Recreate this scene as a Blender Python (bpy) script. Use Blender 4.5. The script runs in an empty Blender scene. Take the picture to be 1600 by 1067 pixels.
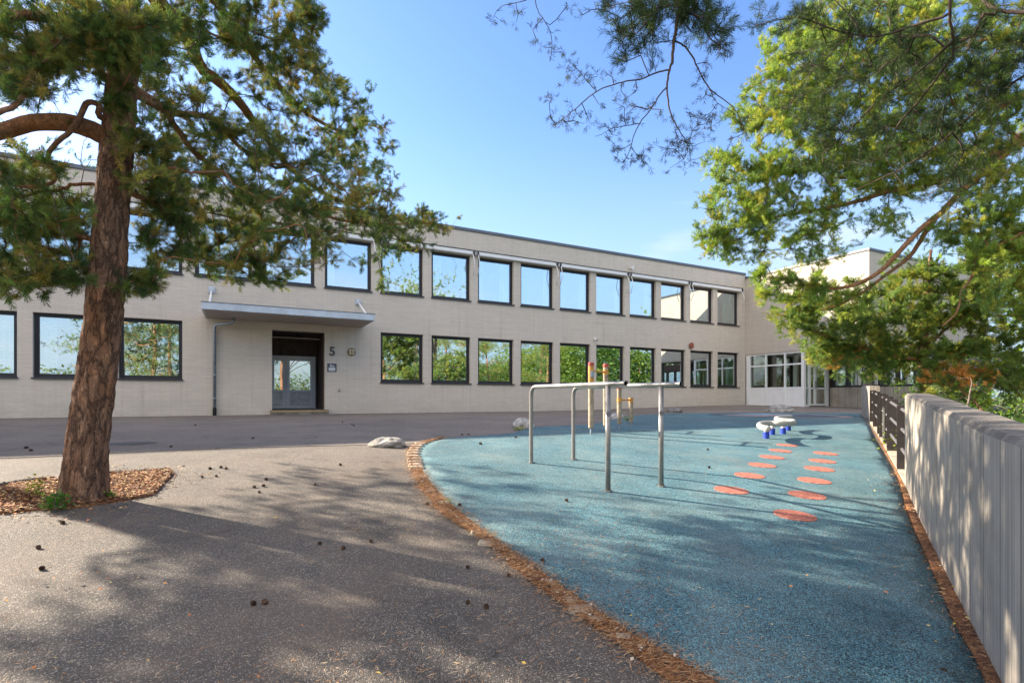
import bpy, bmesh, math, random
import numpy as np
from mathutils import Vector, Matrix, noise
from mathutils.geometry import delaunay_2d_cdt
random.seed(7); rng = np.random.default_rng(7)
R = math.radians
scn = bpy.context.scene
col = scn.collection
# ------------------------------------------------------------------ frame of the place
EYE = 1.5; F = 820.0; HY = 622.0
U2 = np.array([.8859, .4639]); N2 = np.array([-.4639, .8859])       # along the facade / into the building
CX, CY = 13.61, 30.58                                                # inner corner of the two buildings
PITCH = 2.1
ROT = math.atan2(.4639, .8859)
def smooth(t): t = max(0., min(1., t)); return t*t*(3-2*t)
HD = [(-60, .55), (0, .60), (6, .63), (9, .67), (11.7, .74), (14.5, .92), (17.2, 1.143), (19.8, 1.375), (20.8, 1.465), (21.8, 1.56), (23, 1.64), (27, 1.75), (40, 1.8), (500, 1.8)]
hx = np.array([a for a, b in HD]); hy_ = np.array([b for a, b in HD])
_ds = np.arange(-60, 60, .1); _hs = np.interp(_ds, hx, hy_)
_k = np.hanning(25); _k /= _k.sum(); _hs[12:-12] = np.convolve(_hs, _k, 'valid')
def dist_f(x, y): return (CX-x)*N2[0] + (CY-y)*N2[1]
def s_f(x, y): return (CX-x)*U2[0] + (CY-y)*U2[1]
# wall / fence line, far to near
WL = [(13.9, 20.6), (10.83, 15.9), (5.03, 6.72), (3.92, 5.02), (2.95, 3.5), (2.29, 2.45), (1.69, 1.5), (1.33, .9), (1.28, -.2), (1.35, -1.5), (1.6, -4)]
def wall_side(x, y):
    """signed distance to the right of the wall line (positive beyond it)"""
    best = 1e9; sg = -1
    for (ax, ay), (bx, by) in zip(WL[:-1], WL[1:]):
        dx, dy = bx-ax, by-ay; L2 = dx*dx+dy*dy
        t = max(0, min(1, ((x-ax)*dx+(y-ay)*dy)/L2))
        qx, qy = x-ax-t*dx, y-ay-t*dy; d = math.hypot(qx, qy)
        if d < best:
            best = d; cr = dx*(y-ay)-dy*(x-ax); sg = 1 if cr > 0 else -1
    return best*sg
def hgt(x, y, drop=True):
    d = dist_f(x, y); s = s_f(x, y)
    h = float(np.interp(d, _ds, _hs))
    h -= .2*smooth(1-max(s, 0)/15)*smooth(1-max(d, 0)/13)
    z = EYE-h
    if drop and y < 24 and y > -6:
        ws = wall_side(x, y)
        if ws > .18: z -= 1.1*smooth((ws-.18)/1.6)
    return z
def U(px, py, dz=0.):
    lo, hi = .6, 60.
    for _ in range(46):
        m = (lo+hi)/2; x = (px-800)/F*m; z = EYE+(HY-py)/F*m
        if z > hgt(x, m, False)+dz: lo = m
        else: hi = m
    x = (px-800)/F*lo
    return Vector((x, lo, hgt(x, lo, False)+dz))
def D(px, py, Y): return Vector(((px-800)/F*Y, Y, EYE+(HY-py)/F*Y))
SUN_DIR = Vector((.931*math.cos(R(27)), -.365*math.cos(R(27)), -math.sin(R(27)))).normalized()   # light travels this way
# ------------------------------------------------------------------ object helpers
def tag(o, label=None, cat=None, group=None, kind=None):
    if label: o['label'] = label
    if cat: o['category'] = cat
    if group: o['group'] = group
    if kind: o['kind'] = kind
    return o
def empty(name, loc=(0, 0, 0), rz=0, **k):
    o = bpy.data.objects.new(name, None); col.objects.link(o); o.location = loc; o.rotation_euler = (0, 0, rz); o.empty_display_size = .2
    return tag(o, **k)
def link(name, me, m=None, parent=None, smooth_=False):
    o = bpy.data.objects.new(name, me); col.objects.link(o)
    if m is not None:
        for mm in (m if isinstance(m, (list, tuple)) else [m]): me.materials.append(mm)
    if parent is not None: o.parent = parent
    if smooth_ and len(me.polygons): me.polygons.foreach_set('use_smooth', np.ones(len(me.polygons), bool))
    return o
class MB:
    def __init__(s): s.v = []; s.f = []
    def box(s, a, b, M=None):
        x0, y0, z0 = a; x1, y1, z1 = b; n = len(s.v)
        for p in ((x0,y0,z0),(x1,y0,z0),(x1,y1,z0),(x0,y1,z0),(x0,y0,z1),(x1,y0,z1),(x1,y1,z1),(x0,y1,z1)):
            p = Vector(p); s.v.append(tuple(M @ p) if M else tuple(p))
        for q in ((0,3,2,1),(4,5,6,7),(0,1,5,4),(1,2,6,5),(2,3,7,6),(3,0,4,7)): s.f.append(tuple(n+i for i in q))
        return s
    def quad(s, *p):
        n = len(s.v); s.v += [tuple(q) for q in p]; s.f.append(tuple(range(n, n+len(p)))); return s
    def tube(s, pts, r, k=12, cap=True):
        pts = [Vector(p) for p in pts]; m = len(pts); rs = r if isinstance(r, (list, tuple, np.ndarray)) else [r]*m
        n0 = len(s.v); prev = None
        for i, p in enumerate(pts):
            t = (pts[min(i+1, m-1)]-pts[max(i-1, 0)])
            t = t.normalized() if t.length > 1e-9 else Vector((0, 0, 1))
            if prev is None: a = t.cross(Vector((0, 0, 1)) if abs(t.z) < .9 else Vector((1, 0, 0))).normalized()
            else: a = (prev-t*prev.dot(t)); a = a.normalized() if a.length > 1e-6 else t.orthogonal().normalized()
            b = t.cross(a); prev = a
            for j in range(k):
                an = 2*math.pi*j/k; s.v.append(tuple(p+(a*math.cos(an)+b*math.sin(an))*rs[i]))
        for i in range(m-1):
            for j in range(k):
                q = n0+i*k; s.f.append((q+j, q+(j+1) % k, q+k+(j+1) % k, q+k+j))
        if cap:
            s.f.append(tuple(n0+j for j in range(k))[::-1]); s.f.append(tuple(n0+(m-1)*k+j for j in range(k)))
        return s
    def build(s, name, m, parent=None, sm=False, bevel=0, loc=None):
        me = bpy.data.meshes.new(name); me.from_pydata(s.v, [], s.f)
        bm = bmesh.new(); bm.from_mesh(me); bmesh.ops.recalc_face_normals(bm, faces=bm.faces)
        if bevel: bmesh.ops.bevel(bm, geom=[e for e in bm.edges if len(e.link_faces) == 2 and e.calc_face_angle(0) > .6], offset=bevel, segments=2, affect='EDGES', clamp_overlap=True)
        bm.to_mesh(me); bm.free()
        o = link(name, me, m, parent, False)
        if sm: me.polygons.foreach_set('use_smooth', np.ones(len(me.polygons), bool)); 
        if loc is not None: o.location = loc
        return o
def np_mesh(name, v, f, cols=None):
    """v (N,3), f (M,3) numpy -> mesh, optional per-vertex colour"""
    me = bpy.data.meshes.new(name); v = np.asarray(v, np.float32); f = np.asarray(f, np.int32)
    k = f.shape[1]
    me.vertices.add(len(v)); me.vertices.foreach_set('co', v.ravel())
    me.loops.add(f.size); me.loops.foreach_set('vertex_index', f.ravel())
    me.polygons.add(len(f)); me.polygons.foreach_set('loop_start', np.arange(0, f.size, k, dtype=np.int32))
    me.update(calc_edges=True)
    if cols is not None:
        a = me.color_attributes.new('tint', 'FLOAT_COLOR', 'POINT')
        c = np.ones((len(v), 4), np.float32); c[:, :3] = cols; a.data.foreach_set('color', c.ravel())
    return me
def recenter(o):
    """put the origin of a mesh thing at its base"""
    me = o.data; n = len(me.vertices); c = np.empty(n*3, np.float32); me.vertices.foreach_get('co', c); c = c.reshape(-1, 3)
    b = np.array([(c[:, 0].min()+c[:, 0].max())/2, (c[:, 1].min()+c[:, 1].max())/2, c[:, 2].min()], np.float32)
    me.vertices.foreach_set('co', (c-b).ravel()); me.update(); o.location = tuple(float(x) for x in b)
    return o
# ------------------------------------------------------------------ materials
class NT:
    def __init__(s, name):
        s.m = bpy.data.materials.new(name); s.m.use_nodes = True; s.t = s.m.node_tree; s.t.nodes.clear()
        s.out = s.n('ShaderNodeOutputMaterial')
    def n(s, ty, **k):
        o = s.t.nodes.new(ty)
        for a, b in k.items():
            if a.startswith('_'): o.inputs[int(a[1:]) if a[1:].isdigit() else a[1:].replace('_', ' ')].default_value = b
            else: setattr(o, a, b)
        return o
    def l(s, a, b): s.t.links.new(a, b)
    def coord(s, kind='Object', scale=(1, 1, 1), rot=(0, 0, 0)):
        c = s.n('ShaderNodeTexCoord'); mp = s.n('ShaderNodeMapping'); mp.inputs['Scale'].default_value = scale; mp.inputs['Rotation'].default_value = rot
        s.l(c.outputs[kind], mp.inputs[0]); return mp.outputs[0]
    def noise(s, vec, scale, detail=4, rough=.55, dist=0):
        o = s.n('ShaderNodeTexNoise'); o.inputs['Scale'].default_value = scale; o.inputs['Detail'].default_value = detail; o.inputs['Roughness'].default_value = rough; o.inputs['Distortion'].default_value = dist
        s.l(vec, o.inputs['Vector']); return o.outputs['Fac']
    def vor(s, vec, scale, feature='F1', out='Distance', rnd=1):
        o = s.n('ShaderNodeTexVoronoi', feature=feature); o.inputs['Scale'].default_value = scale; o.inputs['Randomness'].default_value = rnd
        s.l(vec, o.inputs['Vector']); return o.outputs[out]
    def ramp(s, fac, stops, interp='LINEAR'):
        o = s.n('ShaderNodeValToRGB'); cr = o.color_ramp; cr.interpolation = interp
        while len(cr.elements) < len(stops): cr.elements.new(.5)
        for e, (p, c) in zip(cr.elements, stops):
            e.position = p; e.color = (c, c, c, 1) if isinstance(c, (int, float)) else (*c, 1)
        s.l(fac, o.inputs[0]); return o.outputs[0]
    def mix(s, fac, a, b, mode='MIX'):
        o = s.n('ShaderNodeMix', data_type='RGBA', blend_type=mode)
        for idx, q in ((0, fac), (6, a), (7, b)):
            if isinstance(q, (int, float)): o.inputs[idx].default_value = q if idx == 0 else (q, q, q, 1)
            elif isinstance(q, tuple): o.inputs[idx].default_value = (*q, 1)
            else: s.l(q, o.inputs[idx])
        return o.outputs[2]
    def math(s, op, a, b=None):
        o = s.n('ShaderNodeMath', operation=op)
        for i, q in enumerate((a, b)):
            if q is None: continue
            if isinstance(q, (int, float)): o.inputs[i].default_value = q
            else: s.l(q, o.inputs[i])
        return o.outputs[0]
    def bump(s, h, strength=.3, dist=.01, normal=None):
        o = s.n('ShaderNodeBump'); o.inputs['Strength'].default_value = strength; o.inputs['Distance'].default_value = dist
        s.l(h, o.inputs['Height'])
        if normal is not None: s.l(normal, o.inputs['Normal'])
        return o.outputs[0]
    def pbr(s, color, rough=.8, metal=0, normal=None, spec=.5):
        p = s.n('ShaderNodeBsdfPrincipled'); p.inputs['Metallic'].default_value = metal; p.inputs['Specular IOR Level'].default_value = spec
        if isinstance(color, tuple): p.inputs['Base Color'].default_value = (*color, 1)
        else: s.l(color, p.inputs['Base Color'])
        if isinstance(rough, (int, float)): p.inputs['Roughness'].default_value = rough
        else: s.l(rough, p.inputs['Roughness'])
        if normal is not None: s.l(normal, p.inputs['Normal'])
        s.l(p.outputs[0], s.out.inputs[0]); return p
def simple(name, c, rough=.6, metal=0, var=.12, scale=8, bump=0, spec=.5):
    t = NT(name); v = t.coord(); n = t.noise(v, scale, 5, .6)
    c2 = tuple(x*(1-var*2) for x in c); c1 = tuple(min(1, x*(1+var)) for x in c)
    cc = t.ramp(n, [(.3, c2), (.7, c1)])
    t.pbr(cc, rough, metal, t.bump(t.noise(v, scale*6, 3), bump, .005) if bump else None, spec); return t.m
M = {}
def mat_brick(name, base):
    t = NT(name); c = t.n('ShaderNodeTexCoord'); sx = t.n('ShaderNodeSeparateXYZ'); t.l(c.outputs['Object'], sx.inputs[0])
    cb = t.n('ShaderNodeCombineXYZ'); t.l(t.math('ADD', sx.outputs[0], sx.outputs[1]), cb.inputs[0]); t.l(sx.outputs[2], cb.inputs[1])
    b = t.n('ShaderNodeTexBrick'); b.inputs['Scale'].default_value = 1; b.inputs['Brick Width'].default_value = .30; b.inputs['Row Height'].default_value = .077
    b.inputs['Mortar Size'].default_value = .007; b.inputs['Mortar Smooth'].default_value = .6; b.inputs['Color1'].default_value = (1, 1, 1, 1); b.inputs['Color2'].default_value = (.93, .93, .93, 1); b.inputs['Mortar'].default_value = (.8, .8, .8, 1)
    t.l(cb.outputs[0], b.inputs['Vector'])
    mp = t.n('ShaderNodeMapping'); mp.inputs['Scale'].default_value = (.35, 13, 1); t.l(cb.outputs[0], mp.inputs[0])
    ln = t.noise(mp.outputs[0], 1.0, 4, .6)                       # long lines where a course stands out
    big = t.noise(cb.outputs[0], .45, 5, .6)
    fine = t.noise(cb.outputs[0], 30, 4, .6)
    colr = t.mix(1, t.ramp(big, [(.3, tuple(x*.93 for x in base)), (.7, base)]), b.outputs['Color'], 'MULTIPLY')
    colr = t.mix(1, colr, t.ramp(ln, [(.26, .78), (.34, .94), (.5, 1.), (.62, 1.), (.76, 1.06)]), 'MULTIPLY')
    colr = t.mix(1, colr, t.ramp(fine, [(.3, .95), (.7, 1.03)]), 'MULTIPLY')
    stv = t.n('ShaderNodeMapping'); stv.inputs['Scale'].default_value = (5.5, .22, 1); t.l(cb.outputs[0], stv.inputs[0])
    colr = t.mix(1, colr, t.ramp(t.noise(stv.outputs[0], 1, 5, .7), [(.28, .82), (.42, .98), (.7, 1.03)]), 'MULTIPLY')
    # splash dirt close to the ground and scuffs
    dirt = t.noise(cb.outputs[0], 1.7, 6, .7)
    zr = t.n('ShaderNodeMapRange'); zr.inputs[1].default_value = .0; zr.inputs[2].default_value = .75; zr.inputs[3].default_value = .6; zr.inputs[4].default_value = 0
    t.l(sx.outputs[2], zr.inputs[0])
    colr = t.mix(t.math('MULTIPLY', zr.outputs[0], t.ramp(dirt, [(.35, 0.), (.65, 1.)])), colr, tuple(x*.62 for x in base))
    hh = t.math('ADD', t.math('MULTIPLY', b.outputs['Fac'], -1.0), t.math('MULTIPLY', ln, .7))
    t.pbr(colr, .75, 0, t.bump(hh, .45, .006, t.bump(fine, .25, .004))); return t.m
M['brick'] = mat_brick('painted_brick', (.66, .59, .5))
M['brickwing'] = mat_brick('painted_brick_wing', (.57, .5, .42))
M['brickdark'] = simple('dark_brown_panel', (.08, .055, .045), .8, 0, .2, 5)
def mat_concrete(name, base):
    t = NT(name); v = t.coord('UV', (1, 1, 1))
    st = t.coord('UV', (46, .35, 1)); st2 = t.coord('UV', (9, .1, 1)); st3 = t.coord('UV', (110, 3., 1))
    n1 = t.noise(st, 1, 4, .65); n2 = t.noise(st2, 1, 3, .6, .3); n3 = t.noise(st3, 1, 3, .7); big = t.noise(v, 1.6, 6, .65); pit = t.vor(v, 42)
    c = t.ramp(n1, [(.34, tuple(x*.6 for x in base)), (.45, tuple(x*.9 for x in base)), (.55, base), (.66, tuple(min(1, x*1.22) for x in base))])
    c = t.mix(.4, c, t.ramp(n2, [(.36, .5), (.42, .92), (.6, 1.), (.74, 1.12)]), 'MULTIPLY')
    c = t.mix(.75, c, t.ramp(big, [(.3, (.62, .6, .56)), (.55, (1, 1, 1)), (.75, (1.1, 1.06, .99))]), 'MULTIPLY')
    c = t.mix(1, c, t.ramp(t.noise(st3, 1.3, 5, .78), [(.28, .4), (.37, .9), (.6, 1.)]), 'MULTIPLY')
    c = t.mix(1, c, t.ramp(t.noise(t.coord('UV', (38, 14, 1)), 1, 3, .6), [(.22, .35), (.29, 1.)]), 'MULTIPLY')
    # joints between form boards
    w = t.n('ShaderNodeTexWave', wave_type='BANDS', bands_direction='X'); w.inputs['Scale'].default_value = .55; w.inputs['Distortion'].default_value = 1.2; w.inputs['Detail'].default_value = 1; w.inputs['Detail Scale'].default_value = .4
    t.l(t.coord('UV', (1.7, .02, 1)), w.inputs['Vector'])
    c = t.mix(1, c, t.ramp(w.outputs['Fac'], [(0., .35), (.006, .9), (.02, 1.)]), 'MULTIPLY')
    h = t.math('ADD', t.math('MULTIPLY', n1, 1.2), t.math('MULTIPLY', n3, .6))
    t.pbr(c, .88, 0, t.bump(h, .1, .006, t.bump(t.ramp(pit, [(.0, 0.), (.18, 1.)]), .2, .004))); return t.m
M['concrete'] = mat_concrete('board_marked_concrete', (.39, .345, .285))
def mat_concrete_top():
    t = NT('weathered_concrete_cap'); v = t.coord(); n = t.noise(v, 5, 8, .7); p = t.vor(v, 70)
    c = t.ramp(n, [(.3, (.085, .075, .062)), (.5, (.15, .135, .115)), (.72, (.26, .235, .2))])
    c = t.mix(1, c, t.ramp(p, [(.05, .55), (.25, 1.), (.8, 1.1)]), 'MULTIPLY')
    t.pbr(c, .92, 0, t.bump(t.noise(v, 70, 5, .7), .6, .01)); return t.m
M['cap'] = mat_concrete_top()
def mat_asphalt(name, base, speck, scale=1, worn=.25, warm=None):
    t = NT(name); v = t.coord(); fine = t.noise(v, 160*scale, 3, .6); vo = t.vor(v, 95*scale, 'F1', 'Color'); vd = t.vor(v, 95*scale)
    big = t.noise(v, .35, 6, .62); mid = t.noise(v, 3.2, 5, .6)
    sep = t.n('ShaderNodeSeparateColor'); t.l(vo, sep.inputs[0])
    c = t.ramp(sep.outputs[0], [(0., tuple(x*.55 for x in base)), (.5, base), (.85, tuple(x*1.25 for x in base)), (.93, speck)])
    c = t.mix(1, c, t.ramp(big, [(.32, 1-worn), (.68, 1+worn)]), 'MULTIPLY')
    c = t.mix(1, c, t.ramp(mid, [(.3, .9), (.7, 1.08)]), 'MULTIPLY')
    c = t.mix(1, c, t.ramp(t.noise(v, 1.05, 8, .72, .6), [(.36, .66), (.46, .97), (.6, 1.), (.72, 1.12)]), 'MULTIPLY')
    ck = t.n('ShaderNodeTexVoronoi', feature='DISTANCE_TO_EDGE'); ck.inputs['Scale'].default_value = .23
    wv = t.n('ShaderNodeMix', data_type='RGBA', blend_type='LINEAR_LIGHT'); wv.inputs[0].default_value = .35; cn = t.n('ShaderNodeTexNoise'); cn.inputs['Scale'].default_value = 1.4; cn.inputs['Detail'].default_value = 7; t.l(v, cn.inputs['Vector']); t.l(v, wv.inputs[6]); t.l(cn.outputs['Color'], wv.inputs[7]); t.l(wv.outputs[2], ck.inputs['Vector'])
    c = t.mix(1, c, t.ramp(ck.outputs['Distance'], [(0., .55), (.0016, .8), (.003, 1.)]), 'MULTIPLY')
    if warm: c = t.mix(t.ramp(t.noise(v, .9, 5, .65), [(.45, 0.), (.75, .5)]), c, warm)
    h = t.math('ADD', t.math('MULTIPLY', vd, -1.), t.math('MULTIPLY', fine, .8))
    t.pbr(c, .86, 0, t.bump(h, .75, .006)); return t.m
M['asphalt'] = mat_asphalt('coarse_asphalt', (.1, .086, .072), (.3, .26, .21), 1.7, .26, (.19, .14, .1))
M['road'] = mat_asphalt('smooth_asphalt', (.18, .15, .126), (.25, .225, .2), 2.2, .18, (.23, .19, .165))
def mat_rubber():
    t = NT('blue_rubber_granules'); v = t.coord(); vo = t.vor(v, 175, 'F1', 'Color'); vd = t.vor(v, 175)
    sep = t.n('ShaderNodeSeparateColor'); t.l(vo, sep.inputs[0])
    c = t.ramp(sep.outputs[0], [(0., (.012, .017, .018)), (.34, (.02, .035, .04)), (.4, (.03, .115, .16)), (.7, (.055, .175, .225)), (.86, (.1, .245, .285)), (.97, (.2, .33, .33))])
    c = t.mix(1, c, t.ramp(t.noise(v, .55, 6, .6), [(.3, .8), (.7, 1.15)]), 'MULTIPLY')
    c = t.mix(1, c, t.ramp(t.noise(v, 2.1, 8, .7, .8), [(.33, .72), (.5, 1.), (.7, 1.12)]), 'MULTIPLY')
    dust = t.noise(v, 1.3, 6, .68)
    c = t.mix(t.ramp(dust, [(.42, .0), (.8, .36)]), c, (.27, .31, .28))
    t.pbr(c, .82, 0, t.bump(t.math('MULTIPLY', vd, -1.), .8, .005)); return t.m
M['rubber'] = mat_rubber()
def mat_redrubber():
    t = NT('red_rubber_granules'); v = t.coord(); vo = t.vor(v, 85, 'F1', 'Color'); sep = t.n('ShaderNodeSeparateColor'); t.l(vo, sep.inputs[0])
    c = t.ramp(sep.outputs[0], [(0., (.15, .045, .035)), (.5, (.34, .1, .065)), (1., (.46, .19, .13))])
    t.pbr(c, .85, 0, t.bump(t.noise(v, 120, 3), .5, .005)); return t.m
M['redrubber'] = mat_redrubber()
def mat_foliage(name, trans=.35):
    t = NT(name); a = t.n('ShaderNodeVertexColor', layer_name='tint')
    d = t.n('ShaderNodeBsdfDiffuse'); tr = t.n('ShaderNodeBsdfTranslucent'); g = t.n('ShaderNodeBsdfGlossy'); g.inputs['Roughness'].default_value = .5; g.inputs['Color'].default_value = (.7, .75, .6, 1)
    t.l(a.outputs[0], d.inputs[0])
    hs = t.n('ShaderNodeHueSaturation'); hs.inputs['Value'].default_value = 1.7; hs.inputs['Saturation'].default_value = 1.1; hs.inputs['Hue'].default_value = .485; t.l(a.outputs[0], hs.inputs['Color']); t.l(hs.outputs[0], tr.inputs[0])
    m1 = t.n('ShaderNodeMixShader'); m1.inputs[0].default_value = trans; t.l(d.outputs[0], m1.inputs[1]); t.l(tr.outputs[0], m1.inputs[2])
    m2 = t.n('ShaderNodeMixShader'); m2.inputs[0].default_value = .025; t.l(m1.outputs[0], m2.inputs[1]); t.l(g.outputs[0], m2.inputs[2])
    t.l(m2.outputs[0], t.out.inputs[0]); return t.m
M['needles'] = mat_foliage('pine_needles', .3)
M['leaves'] = mat_foliage('leaves', .45)
def mat_bark(name, lo, hi, crack, sc=9, zs=.42, spot=None, fis=.28):
    t = NT(name); v = t.coord('Object', (1, 1, zs)); nz = t.noise(v, 5, 5, .65)
    vm = t.n('ShaderNodeMix', data_type='RGBA', blend_type='LINEAR_LIGHT'); vm.inputs[0].default_value = .1; t.l(v, vm.inputs[6])
    nc = t.n('ShaderNodeTexNoise'); nc.inputs['Scale'].default_value = 16; nc.inputs['Detail'].default_value = 6; nc.inputs['Roughness'].default_value = .7; t.l(v, nc.inputs['Vector']); t.l(nc.outputs['Color'], vm.inputs[7])
    e = t.vor(vm.outputs[2], sc, 'DISTANCE_TO_EDGE'); e2 = t.vor(vm.outputs[2], sc*2.7, 'DISTANCE_TO_EDGE'); cc = t.vor(vm.outputs[2], sc*1.7, 'F1', 'Color'); sep = t.n('ShaderNodeSeparateColor'); t.l(cc, sep.inputs[0])
    c = t.mix(.6, t.ramp(t.noise(v, 11, 7, .75), [(.32, lo), (.68, hi)]), t.ramp(sep.outputs[0], [(0., lo), (1., hi)]))
    c = t.mix(.9, c, t.ramp(t.noise(v, 60, 6, .75), [(.3, .6), (.7, 1.3)]), 'MULTIPLY')
    if spot: c = t.mix(t.ramp(nz, [(.45, 0.), (.65, .8)]), c, spot)
    c = t.mix(t.ramp(e, [(.0, .9), (.05, .55), (fis*.6, 0.)]), c, crack)
    c = t.mix(t.ramp(e2, [(.0, .45), (fis*.4, 0.)]), c, crack)
    h = t.math('ADD', t.ramp(e, [(0., 0.), (fis, 1.)]), t.math('ADD', t.math('MULTIPLY', t.ramp(e2, [(0., 0.), (.2, 1.)]), .3), t.math('MULTIPLY', t.noise(v, 55, 6, .75), .45)))
    t.pbr(c, .92, 0, t.bump(h, 1, .03)); return t.m
M['bark'] = mat_bark('scaly_pine_bark', (.34, .17, .1), (.56, .35, .22), (.06, .03, .018), 11, .3, (.55, .25, .11), .2)
M['limb'] = mat_bark('orange_pine_bark', (.62, .25, .09), (.8, .42, .2), (.32, .12, .045), 22, .5, (.62, .38, .24), .08)
M['twig'] = simple('twig_bark', (.13, .085, .06), .9, 0, .25, 12)
M['backlit_twig'] = simple('backlit_twig_bark', (.07, .045, .034), .9, 0, .25, 12)  # twig bark darkened in colour to imitate backlit branches
M['greybark'] = simple('grey_bark', (.15, .12, .1), .9, 0, .3, 14)
M['frame'] = simple('dark_window_frame', (.028, .028, .034), .45, .2, .06, 3)
M['sill'] = simple('grey_metal_sill', (.06, .062, .075), .4, .5, .08, 3)
M['cap_metal'] = simple('grey_roof_flashing', (.135, .145, .16), .45, .4, .08, 2)
M['white'] = simple('white_painted_metal', (.78, .78, .77), .45, 0, .03, 3)
M['canopy'] = simple('galvanised_canopy_sheet', (.5, .57, .64), .45, .15, .12, 2.5)
M['soffit'] = simple('canopy_soffit', (.42, .37, .33), .8, 0, .06, 3)
M['galv'] = simple('galvanised_pipe', (.3, .36, .42), .5, .5, .1, 6)
M['bars'] = simple('brushed_steel_tube', (.27, .262, .25), .4, .55, .1, 10, .1)
M['black'] = simple('black_cavity', (.006, .006, .006), .9, 0, .05, 2)
M['doorgrey'] = simple('grey_door_paint', (.7, .71, .72), .45, 0, .04, 3)
M['doorpanel'] = simple('scuffed_white_door_panel', (.62, .63, .63), .6, 0, .16, 6)
M['interior'] = simple('room_wall', (.16, .15, .14), .9, 0, .05, 1)
M['inbrick'] = simple('inner_brick_wall', (.16, .075, .05), .9, 0, .2, 10)
M['rail'] = simple('brown_painted_steel', (.045, .035, .032), .5, .3, .2, 8)
M['railtube'] = simple('worn_grey_rail', (.2, .19, .2), .42, .55, .15, 8)
M['wood'] = simple('weathered_log', (.36, .29, .21), .85, 0, .26, 11, .4)
M['redcap'] = simple('red_plastic_cap', (.36, .06, .045), .6, 0, .06, 4)
M['orange'] = simple('orange_painted_steel', (.55, .26, .05), .6, 0, .12, 8)
M['bluepaint'] = simple('blue_sleeve', (.015, .05, .42), .5, 0, .1, 8)
M['beam'] = simple('light_grey_beam', (.4, .385, .35), .55, 0, .08, 8)
M['rock'] = simple('grey_granite', (.34, .32, .29), .9, 0, .3, 7, .8)
M['rockwhite'] = simple('pale_granite', (.42, .4, .37), .9, 0, .22, 8, .8)
M['cobble'] = simple('pale_cobble', (.47, .4, .31), .88, 0, .2, 11, .8)
M['cone'] = simple('pine_cone_scales', (.13, .075, .045), .85, 0, .4, 60, .6)
M['curtw'] = simple('white_curtain', (.86, .87, .88), .8, 0, .05, 3)
M['curtg'] = simple('green_curtain', (.3, .6, .46), .8, 0, .08, 3)
M['digit'] = simple('dark_digit', (.1, .1, .095), .6, 0, .05, 4)
M['sign'] = simple('slate_sign', (.075, .09, .12), .5, 0, .05, 4)
M['brass'] = simple('dark_brass_ring', (.16, .11, .06), .45, .6, .15, 20)
M['lampglass'] = simple('cream_lamp_glass', (.72, .6, .36), .4, 0, .1, 12)
M['bell'] = simple('rust_red_bell', (.3, .085, .05), .55, 0, .1, 12)
M['soil'] = simple('grass_and_soil', (.075, .1, .03), .95, 0, .45, 2.5, .5)
M['grasst'] = mat_foliage('grass_blades', .4)
def mat_litter():
    t = NT('needle_litter'); v = t.coord(); n = t.noise(v, 22, 7, .75, 1.2); n2 = t.noise(v, 4, 5, .6)
    c = t.ramp(n, [(.3, (.035, .016, .009)), (.45, (.15, .06, .024)), (.6, (.33, .14, .05)), (.76, (.46, .27, .13))])
    c = t.mix(1, c, t.ramp(n2, [(.3, .65), (.7, 1.2)]), 'MULTIPLY')
    t.pbr(c, .95, 0, t.bump(n, 1, .02)); return t.m
M['litter'] = mat_litter()
def mat_straw():
    t = NT('dry_needles'); a = t.n('ShaderNodeVertexColor', layer_name='tint'); t.pbr(a.outputs[0], .9); return t.m
M['straw'] = mat_straw()
def mat_glass(name, refl, tint, wob=.05):
    t = NT(name); v = t.coord('Object'); g = t.n('ShaderNodeBsdfGlossy'); g.inputs['Roughness'].default_value = .0; g.inputs['Color'].default_value = (*tint, 1)
    b = t.bump(t.noise(v, .9, 1, .4), wob, .004); t.l(b, g.inputs['Normal'])
    tr = t.n('ShaderNodeBsdfTransparent'); tr.inputs[0].default_value = (.92, 1., .96, 1)
    m = t.n('ShaderNodeMixShader'); m.inputs[0].default_value = refl; t.l(tr.outputs[0], m.inputs[1]); t.l(g.outputs[0], m.inputs[2]); t.l(m.outputs[0], t.out.inputs[0]); return t.m
M['glass'] = mat_glass('coated_window_glass', .54, (.88, .95, 1.))
M['glassclear'] = mat_glass('clear_entrance_glass', .1, (.9, .95, 1.))
M['glassdoor'] = mat_glass('door_glass', .45, (.95, .95, .9))
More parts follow.
